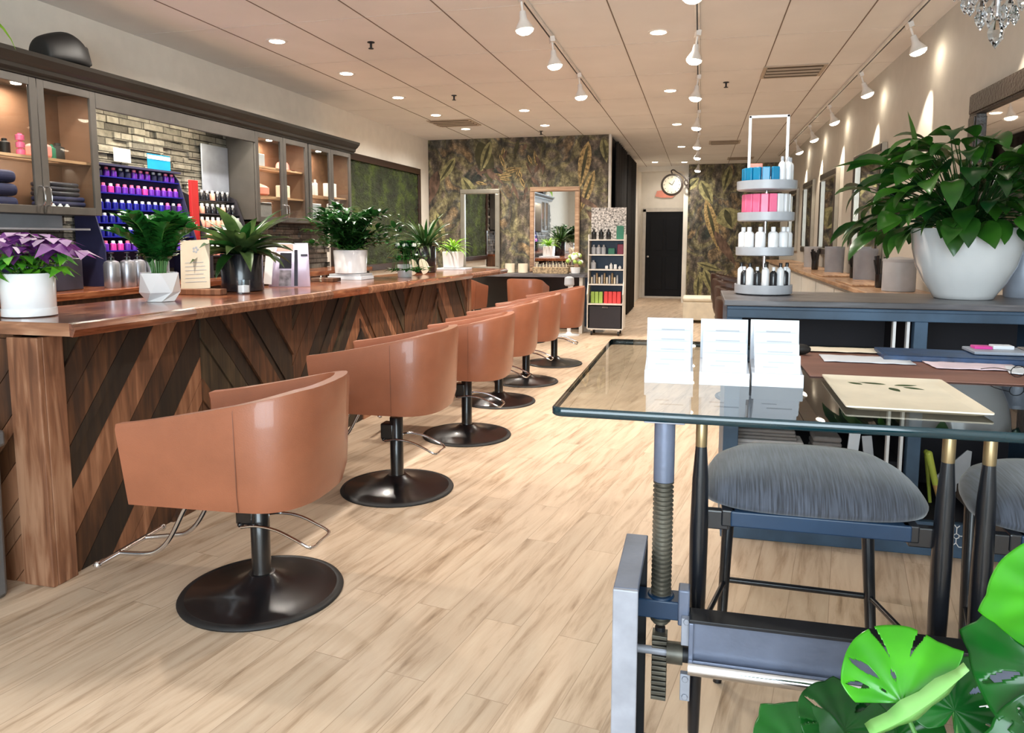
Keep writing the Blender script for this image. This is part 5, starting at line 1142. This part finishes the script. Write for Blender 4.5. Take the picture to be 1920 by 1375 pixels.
# moss panel
t = thing('moss_panel', 'large framed living moss panel on the left wall past the cabinets', 'moss wall art', (0, 0, 0))
y0, y1, z0, z1 = 8.35, 11.30, 1.0, 2.53; mb = MB()
for a, b, c, d in ((y0, y1, z0, z0+.09), (y0, y1, z1-.09, z1), (y0, y0+.09, z0+.09, z1-.09), (y1-.09, y1, z0+.09, z1-.09)): mb.ext(XL+.001, XL+.06, a, b, c, d, M['mossfr'])
mb.build('frame', t, smooth=0, bevel=.006)
mb = MB(); nx, nz_ = 70, 40; P = []; rr = random.Random(4)
for i in range(nx+1):
    for j in range(nz_+1): P.append((XL+.018+.03*rr.random(), y0+.08+(y1-y0-.16)*i/nx, z0+.08+(z1-z0-.16)*j/nz_))
mb.add(P, [(i*(nz_+1)+j, (i+1)*(nz_+1)+j, (i+1)*(nz_+1)+j+1, i*(nz_+1)+j+1) for i in range(nx) for j in range(nz_)], M['moss']); mb.build('moss_fill', t, smooth=80)

# ------------------------------------------------------------------ things on the bar
def B(y): return barz(y)+.0016
t = thing('menu_stand', 'cream printed menu card leaning on a wooden block on the bar', 'menu', (-2.98, 3.98, B(3.98)), .12)
MB().ext(-.16, .16, -.045, .045, 0, .035, M['b_tan']).build('wooden_block', t, smooth=0, bevel=.004)
mb = MB().ext(-.12, .07, -.003, .003, 0, .30, M['cream'])
o = mb.build('menu_card', t, smooth=0, loc=(0, .01, .036), rot=(-.14, -.05, 0))
mb = MB()
for k in range(6): mb.ext(-.09, .05-.01*(k % 3), -.0045, -.0032, .04+k*.024, .043+k*.024, M['text'])
for k in range(5): a = k*2*PI/5; mb.ball((-.02+.014*math.cos(a), -.0035, .24+.014*math.sin(a)), .008, M['text'], 8, (1, .1, 1))
mb.build('printed_text', o, smooth=0)
o = MB().ext(-.12, .12, -.002, .002, 0, .20, M['paper']).build('white_card', loc=(-2.99, 4.04, B(4.04)+.036), rot=(-.2, 0, .2), smooth=0); 
bpy.data.objects.remove(o)
t = thing('candle_glass', 'small clear candle glass in front of the black plant pot', 'candle', (-2.76, 4.12, B(4.12)))
MB().lathe([(.038, 0), (.040, .004), (.040, .085), (.036, .085), (.035, .008), (0, .008)], M['acryl'], n=28).build('glass', t, smooth=40); MB().lathe([(0, .055), (.034, .052), (.034, .009), (0, .009)], M['white'], n=24).build('wax', t)
t = thing('photo_display', 'curved white display stand with black and mauve photo pages', 'photo display', (-2.90, 4.92, B(4.92)), .18)
mb = MB(); n = 10; P = []
for i in range(n+1):
    a = -.9+1.8*i/n; x = .155*math.sin(a)/math.sin(.9); y = .06-.06*math.cos(a)
    P += [(x, y-.055, 0), (x*.82, y-.0, .315)]
mb.add(P, [(2*i, 2*i+2, 2*i+3, 2*i+1) for i in range(n)], M['photo2']); mb.build('photo_page', t, smooth=60, solid=.005)
def on_page(u0, u1, v0, v1, mt, nm, lb):
    mb = MB(); P = []
    for i in range(5):
        u = u0+(u1-u0)*i/4
        for v in (v0, v1):
            a = u; xb = .155*math.sin(a)/math.sin(.9); yb = .06-.06*math.cos(a); x = xb*(1-.18*v); y = yb-.055*(1-v)-.0045
            P.append((x, y, .315*v))
    mb.add(P, [(2*i, 2*i+2, 2*i+3, 2*i+1) for i in range(4)], mt); o = mb.build(nm, t, smooth=0, solid=.001); o['label'] = lb
on_page(-.42, .10, .42, .78, M['photo1'], 'printed_photo', 'dark upper photo'); on_page(-.38, .10, .02, .38, M['photo3'], 'printed_photo', 'grey lower photo'); on_page(.22, .36, .02, .85, M['photo1'], 'printed_photo', 'dark vertical strip'); on_page(-.62, .16, .82, .98, M['photo4'], 'printed_photo', 'tan top photo'); on_page(.50, .84, .70, .75, M['photo1'], 'printed_photo', 'dark stroke')
MB().ext(-.19, -.13, -.05, -.042, 0, .31, M['white']).build('side_wing', t, smooth=0, bevel=.002, rot=(-.1, .08, 0))
for i, (x, y, lb) in enumerate(((-2.78, 6.95, 'left shell-shaped pale wooden ornament on the bar'), (-2.74, 7.22, 'right shell-shaped pale wooden ornament on the bar'))):
    mb = MB(); poly = [(.075*math.sin(a*PI/10)*(.6+.4*math.cos(a*PI/20)), .08-.08*math.cos(a*PI/10)) for a in range(20)]
    mb.prism(poly, M['cream'], .03, 'y', 0); o = mb.build('wooden_ornament', loc=(x, y, B(y)+.001), rot=(0, .15*(1-2*i), .3), bevel=.006); tag(o, lb, 'ornament')
t = thing('clear_bowl', 'small clear glass bowl behind the photo display', 'bowl', (-2.98, 5.42, B(5.42)))
MB().lathe([(.04, 0), (.06, .01), (.085, .06), (.082, .06), (.055, .015), (0, .012)], M['acryl'], n=28).build('glass', t, smooth=50)
o = MB().ext(-.1, .1, -.07, .07, 0, .03, M['b_brn']).build('wooden_tray', loc=(-3.0, 5.64, B(5.64)), bevel=.004); tag(o, 'small dark wooden block between photo display and leafy bush', 'tray')

# ------------------------------------------------------------------ work counter and niche display
for i in range(5):
    y = 4.36+i*.125; 
    if i == 0:
        sb = thing('aluminium_bottle', 'brushed aluminium pump bottle in the row on the back counter', 'bottle', (-3.95, y, 1.105), 0, 'aluminium bottles on the back counter')
        MB().lathe([(.05, 0), (.053, .006), (.053, .16), (.045, .18), (.02, .19)], M['silver'], n=24).build('body', sb, smooth=40); MB().lathe([(.02, .19), (.02, .21), (.008, .215), (.008, .235), (.02, .24), (0, .245)], M['blk'], n=14).build('cap', sb)
    else: dup(sb, (-3.95+.02*(i % 2), y, 1.105), 0, sb['label'])
# stepped display of colour bottles
t = thing('display_riser', 'dark blue stepped display riser holding colour bottles in the niche', 'display stand', (0, 0, 0))
NY0, NY1 = 4.44, 5.44
steps = [(-4.10, 1.36), (-4.13, 1.46), (-4.16, 1.56), (-4.19, 1.66), (-4.22, 1.78), (-4.25, 1.90)]
for k, (x, z) in enumerate(steps): MB().ext(XL+.07, x+.035, NY0, NY1, z-.008, z, M['blue']).build('shelf', t, smooth=0)
MB().ext(XL+.066, XL+.075, NY0, NY1, 1.20, 2.0, M['navy']).build('back_panel', t, smooth=0)
for y in (NY0-.006, NY1+.006): MB().prism([(XL+.066, 1.106), (-4.06, 1.106), (-4.06, 1.38), (-4.22, 1.92), (XL+.066, 2.02)], M['navy'], .008, 'y', y-.004).build('side_panel', t, smooth=0)
def tiny(mt, cap, lb, grp, h=.07, r=.022):
    o = thing('dye_bottle', lb, 'bottle', (0, 0, 0), 0, grp); MB().lathe([(r*.95, 0), (r, .004), (r, h*.65), (r*.5, h*.75)], mt, n=12).build('body', o, smooth=50); MB().lathe([(r*.6, h*.7), (r*.6, h*.97), (0, h)], cap, n=10).build('cap', o, smooth=50); return o
protos = [tiny(M['blue'], M['white'], 'small blue bottle with white cap on the lower niche display rows', 'blue bottles with white caps in the niche'), tiny(M['purple'], M['pinkp'], 'small violet bottle with pink cap on the niche display', 'violet bottles in the niche'), tiny(M['navy'], M['lgray'], 'small navy bottle with grey cap on the upper niche display rows', 'navy bottles in the niche'), tiny(M['magenta'], M['white'], 'small magenta bottle with white cap on the niche display', 'magenta bottles in the niche')]
used = set(); rr = random.Random(8)
for k, (x, z) in enumerate(steps):
    for i in range(14):
        y = NY0+.04+i*.0705
        q = 0 if (k in (1, 2, 3) and i < 11) else (rr.choice([1, 3, 1]) if k == 0 else (rr.choice([1, 2, 3, 1]) if k >= 4 else rr.choice([1, 2])))
        p = protos[q]
        if q not in used: used.add(q); p.location = (x, y, z)
        else: dup(p, (x, y, z), 0, p['label'])
o = MB().ext(-4.15, -4.12, 5.47, 5.56, 1.30, 1.93, M['red']).build('red_banner', smooth=0, bevel=.004); tag(o, 'narrow bright red upright panel right of the blue bottle display', 'banner')
o = MB().ext(-4.2, -4.12, 5.47, 5.56, 1.106, 1.30, M['binblk']).build('banner_stand', smooth=0); tag(o, 'black foot block beneath the narrow red panel', 'stand')
o = MB().box((0, 0, .05), (.006, .17, .10), M['paper']).build('white_sign', loc=(-4.20, 4.78, 1.976), smooth=0); tag(o, 'blank white card sign above the blue bottle display', 'sign')
bpy.data.objects.remove(o)
t = thing('price_card', 'pale blank card standing on top of the blue bottle display', 'card', (-4.25, 4.86, 2.02)); MB().box((0, 0, .05), (.004, .17, .10), M['paper']).build('card_face', t, smooth=0)
t2 = thing('postcard', 'blue and white wavy postcard beside the blank card', 'card', (-4.22, 5.22, 1.99)); MB().box((0, 0, .06), (.004, .26, .12), M['cyan']).box((.003, 0, .095), (.002, .26, .03), M['paper']).build('card_face', t2, smooth=0)
MB().ext(XL+.066, -4.20, 4.42, 5.45, 1.975, 1.99, M['navy']).build('top_shelf', t_ if False else bpy.data.objects['display_riser'], smooth=0)
t = thing('jewellery_riser', 'stepped black riser of pink and silver bottles right of the red panel', 'display stand', (0, 0, 0))
st2 = [(-4.06, 1.30), (-4.10, 1.42), (-4.15, 1.54), (-4.20, 1.66), (-4.25, 1.78)]
for k, (x, z) in enumerate(st2): MB().ext(XL+.07, x+.035, 5.58, 6.20, z-.008, z, M['binblk']).build('shelf', t, smooth=0)
for y in (5.575, 6.205): MB().prism([(XL+.066, 1.106), (-4.02, 1.106), (-4.02, 1.32), (-4.20, 1.80), (XL+.066, 1.85)], M['binblk'], .006, 'y', y-.003).build('side_panel', t, smooth=0)
p1 = tiny(M['salmon'], M['white'], 'small salmon bottle with white cap on the black riser', 'salmon bottles on the black riser', .09); p2 = tiny(M['potblk'], M['lgray'], 'small black bottle with silver cap on the black riser', 'black bottles on the black riser', .09); u1 = set()
for k, (x, z) in enumerate(st2):
    for i in range(8):
        p = p1 if (k < 3 and i < 5) or (i+k) % 4 == 0 else p2
        if p.name not in u1: u1.add(p.name); p.location = (x, 5.63+i*.074, z)
        else: dup(p, (x, 5.63+i*.074, z), 0, p['label'])

# ------------------------------------------------------------------ inside the wall cabinets
def item(mt, x, y, z, sx, sy, sz, name, lb, cat, grp=None, bev=.006, rnd=False):
    mb = MB()
    if rnd: mb.lathe([(sx*.46, 0), (sx*.5, .006), (sx*.5, sz*.74), (sx*.25, sz*.82), (sx*.25, sz*.97), (0, sz)], mt, n=16)
    else: mb.box((0, 0, sz/2), (sx, sy, sz), mt)
    o = mb.build(name, loc=(x, y, z), bevel=0 if rnd else bev); return tag(o, lb, cat, grp)
Z0 = 1.621; Z1 = 1.96
folded('folded_cape', -4.14, 3.64, Z0, .18, .26, .24, M['navy'], 'stack of dark navy capes behind the left cabinet door', 'cape')
folded('folded_cape', -4.14, 4.14, Z0, .18, .28, .10, M['navy'], 'navy cape lying low behind the right door of the left cabinet', 'cape')
folded('folded_cape', -4.14, 4.12, Z0+.101, .17, .24, .09, M['photo1'], 'dusky grey cape on the navy one in the left cabinet', 'cape')
for k in range(3): item(M['white'], -4.045, 4.00+k*.055, Z0, .03, .03, .05, 'white_jar', 'tiny white jar at the foot of the left cabinet', 'jar', 'tiny white jars in the left cabinet', rnd=True)
for k in range(4): item(M['speak'], -4.16, 3.56+k*.075, Z1, .06, .06, .08+.02*(k % 2), 'dark_jar', 'dark round jar on the left cabinet shelf', 'jar', 'dark jars on the left cabinet shelf', rnd=True)
for k in range(3): item(M['pinkp'], -4.10, 3.84, Z1+k*.045, .05, .05, .044, 'pink_tub', 'pink tub in the little tower on the left cabinet shelf', 'tub', 'stacked pink tubs in the left cabinet', rnd=True)
item(M['blush'], -4.15, 4.02, Z1, .12, .11, .09, 'pink_basket', 'blush pink box on the shelf behind the right door of the left cabinet', 'box', bev=.02)
item(M['green'], -4.15, 4.12, Z1, .05, .05, .10, 'green_bottle', 'green bottle beside the blush box in the left cabinet', 'bottle', rnd=True)
item(M['speak'], -4.18, 4.20, Z1, .08, .08, .12, 'black_tub', 'black tub behind the green bottle in the left cabinet', 'tub', rnd=True)
# right cabinets: hats, ceramics, white packs
t = thing('sun_hat', 'blush pink hat on the upper shelf of the right cabinets', 'hat', (-4.17, 6.98, 2.13))
MB().lathe([(.13, .005), (.125, .0), (.07, .012), (.065, .06), (.05, .085), (0, .09)], M['blush'], n=28, sc=(1, 1)).build('crown_and_brim', t, smooth=60)
t = thing('straw_basket', 'small pinkish lidded basket on the lower shelf behind the first right cabinet door', 'basket', (-4.15, 6.5, 1.85))
MB().lathe([(.07, 0), (.10, .02), (.10, .08), (.07, .10), (.02, .12), (0, .12)], M['salmon'], n=24).build('body', t, smooth=50)
item(M['cream'], -4.15, 6.94, 1.85, .10, .12, .13, 'ceramic_house', 'cream ceramic lantern behind the second right cabinet door', 'lantern', bev=.01)
item(M['amber'], -4.13, 6.90, 1.621, .06, .06, .14, 'amber_bottle', 'amber bottle at the base of the right cabinets', 'bottle', rnd=True)
item(M['towel'], -4.16, 6.50, 1.621, .14, .26, .17, 'grey_box', 'grey towel box at the bottom of the first right cabinet', 'box')
item(M['lgray'], -4.16, 6.48, 2.13, .12, .14, .12, 'grey_carton', 'grey carton on the top shelf of the first right cabinet', 'box')
for k in range(3): item(M['white'], -4.13, 7.40+k*.085, 1.91, .06, .06, [.19, .15, .18][k], 'white_bottle', 'white bottle on the shelf behind the third right cabinet door', 'bottle', 'white bottles in the right cabinet', rnd=k > 0)
item(M['lgray'], -4.15, 7.48, 1.621, .14, .26, .20, 'plastic_tub', 'pale grey tub beneath the white bottles', 'tub')
item(M['white'], -4.15, 7.95, 1.91, .10, .14, .16, 'white_carton', 'white carton behind the last cabinet door', 'box')
item(M['lgray'], -4.15, 7.92, 1.621, .12, .18, .22, 'grey_canister', 'grey canister at the bottom behind the last cabinet door', 'canister', rnd=True)
# tools under the left cabinet
for k in range(4): item([M['binblk'], M['blk'], M['navy'], M['photo1']][k], -4.10, 3.15+k*.30, 1.106, .20, .22, .16+.05*(k % 2), 'appliance_box', ['black', 'glossy black', 'navy', 'charcoal'][k]+' tool box on the work counter under the left cabinet', 'box')
mb = MB().box((0, 0, .06), (.22, .7, .012), M['lgray'])
o = MB().ext(-4.28, -4.05, 3.5, 4.3, 1.50, 1.512, M['lgray']).ext(-4.3, -4.28, 3.5, 4.3, 1.50, 1.60, M['lgray']).build('hanging_rack', smooth=0); tag(o, 'thin grey under-cabinet rack above the work counter', 'rack')

# speaker on the cabinets
t = thing('loudspeaker', 'rounded black loudspeaker sitting on top of the left cabinets', 'loudspeaker', (-4.08, 4.16, 2.561), 0)
P2 = [(-.11, 0), (.14, 0), (.16, .04), (.13, .17), (.04, .235), (-.05, .225), (-.12, .15), (-.125, .04)]
mb = MB(); n = len(P2); prof = [(-.17, .60, .0), (-.15, .70, .0), (.0, .98, 0), (.06, 1.0, 0), (.13, .86, .0), (.15, .72, .0)]
P = [(x*s_, y, z*s_+dz) for y, s_, dz in prof for x, z in P2]
P = [(x*1.0, y, max(0, z-dz_)) for (x, y, z), dz_ in zip(P, [d for _, _, d in prof for _ in P2])]
mb.add(P, [(k*n+i, k*n+(i+1) % n, (k+1)*n+(i+1) % n, (k+1)*n+i) for k in range(len(prof)-1) for i in range(n)]+[tuple(range(n-1, -1, -1)), tuple((len(prof)-1)*n+i for i in range(n))], M['speakb']); mb.build('body', t, smooth=80).modifiers.new('round', 'SUBSURF').levels = 2
MB().ext(-.06, .09, -.0, .14, .0, .0, M['speak']) if False else None
MB().box((.095, .05, .085), (.03, .20, .13), M['speak'], rot=(0, -.25, 0)).build('grille', t, bevel=.012)

# far end: clock with bracket, sign, bench
t = thing('wall_clock', 'round double-sided black clock on a scrolled bracket near the passage', 'clock', (-.62, 16.9, 2.60))
MB().lathe([(.20, -.03), (.235, -.02), (.24, 0), (.235, .02), (.20, .03)], M['goldf'], n=40, rot=(PI/2, 0, 0)).build('case', t, smooth=50)
f = MB().lathe([(0, .033), (.192, .032), (.195, .0), (.192, -.032), (0, -.033)], M['clockf'], n=36, rot=(PI/2, 0, 0)).build('clock_face', t)
mb = MB().box((.03, -.036, .04), (.012, .004, .11), M['blk'], rot=(0, .5, 0)).box((-.03, -.036, .02), (.010, .004, .08), M['blk'], rot=(0, -1.0, 0))
for k in range(12): mb.box((.165*math.cos(k*PI/6), -.035, .165*math.sin(k*PI/6)), (.03, .003, .01), M['blk'], rot=(0, -k*PI/6, 0))
mb.build('hands_and_marks', f, smooth=0)
MB().tube([(0, 0, .24), (-.02, 0, .30), (.03, 0, .32), (.10, 0, .27), (.22, 0, .20), (.30, 0, .10), (.34, .0, .02), (.30, .0, -.02), (.26, 0, .04), (.30, 0, .10), (.34, .0, .06)], .014, M['goldf'], n=8, sub=4).build('scroll_bracket', t)
MB().ext(.33, .36, -.03, .10, -.1, .16, M['goldf']).build('wall_plate', t)
o = MB().prism([(-.26, -.07), (-.10, -.10), (.14, -.10), (.22, -.02), (.1, .10), (-.22, .06)], M['salmon'], .02, 'y', 0).build('pink_sign', loc=(-.78, YD-.94-.15, 2.36), bevel=.004)
o.location = (-.80, YD-.03, 2.50); tag(o, 'blank pink cut-out sign on the wall above the black door', 'sign')
t = thing('low_bench', 'low beige upholstered bench at the far end of the aisle', 'bench', (.02, 13.3, 0))
MB().ext(-.27, .28, -.25, .30, .05, .36, M['cream']).build('seat_base', t, smooth=0, bevel=.01); MB().ext(-.28, .29, -.26, .31, .36, .44, M['cream']).build('seat_cushion', t, bevel=.03)
# bin
t = thing('waste_bin', 'grey metal waste bin at the left frame edge by the bar end', 'bin', (-2.84, 2.17, 0))
MB().box((0, 0, .31), (.30, .30, .62), M['bin'], taper=1.04).build('body', t, bevel=.02); MB().box((0, 0, .655), (.34, .34, .07), M['bin']).build('lid', t, bevel=.015)

# crystal chandelier at the top right
t = thing('chandelier', 'clear crystal chandelier hanging into the top right corner', 'chandelier', (.99, 3.05, 2.12))
MB().cyl((0, 0, .55), (0, 0, .92), .006, M['chrome']).lathe([(.05, .92-.02), (.06, .92), (0, .92)], M['chrome'], n=20).build('hanging_rod', t)
MB().tube([(.17*math.cos(a*PI/12), .17*math.sin(a*PI/12), .33) for a in range(24)], .006, M['chrome'], closed=True).tube([(.09*math.cos(a*PI/12), .09*math.sin(a*PI/12), .5) for a in range(24)], .005, M['chrome'], closed=True).cyl((0, 0, .1), (0, 0, .55), .008, M['chrome']).cyl((-.17, 0, .33), (.17, 0, .33), .004, M['chrome']).cyl((0, -.17, .33), (0, .17, .33), .004, M['chrome']).cyl((-.09, 0, .5), (.09, 0, .5), .004, M['chrome']).build('ring_frame', t)
cr = None
def crystal(p, s_):
    global cr
    if cr is None:
        cr = MB().lathe([(0, -.03), (.012, -.012), (.014, 0), (.006, .018), (0, .024)], M['crystal'], n=6).build('crystal_drop', t, smooth=0); o = cr
    else: o = cr.copy(); C.objects.link(o); o.parent = t
    o.location = p; o.scale = (s_, s_, s_)
for k in range(22): a = k*2*PI/22; crystal((.17*math.cos(a), .17*math.sin(a), .29), 1.2)
for k in range(22): a = k*2*PI/22+.1; crystal((.15*math.cos(a), .15*math.sin(a), .22), 1.1)
for k in range(14): a = k*2*PI/14; crystal((.10*math.cos(a), .10*math.sin(a), .16), 1.2)
for k in range(10): a = k*2*PI/10; crystal((.09*math.cos(a), .09*math.sin(a), .45), 1.2)
for k in range(8): a = k*2*PI/8; crystal((.055*math.cos(a), .055*math.sin(a), .10), 1.2)
crystal((0, 0, .05), 2.0)
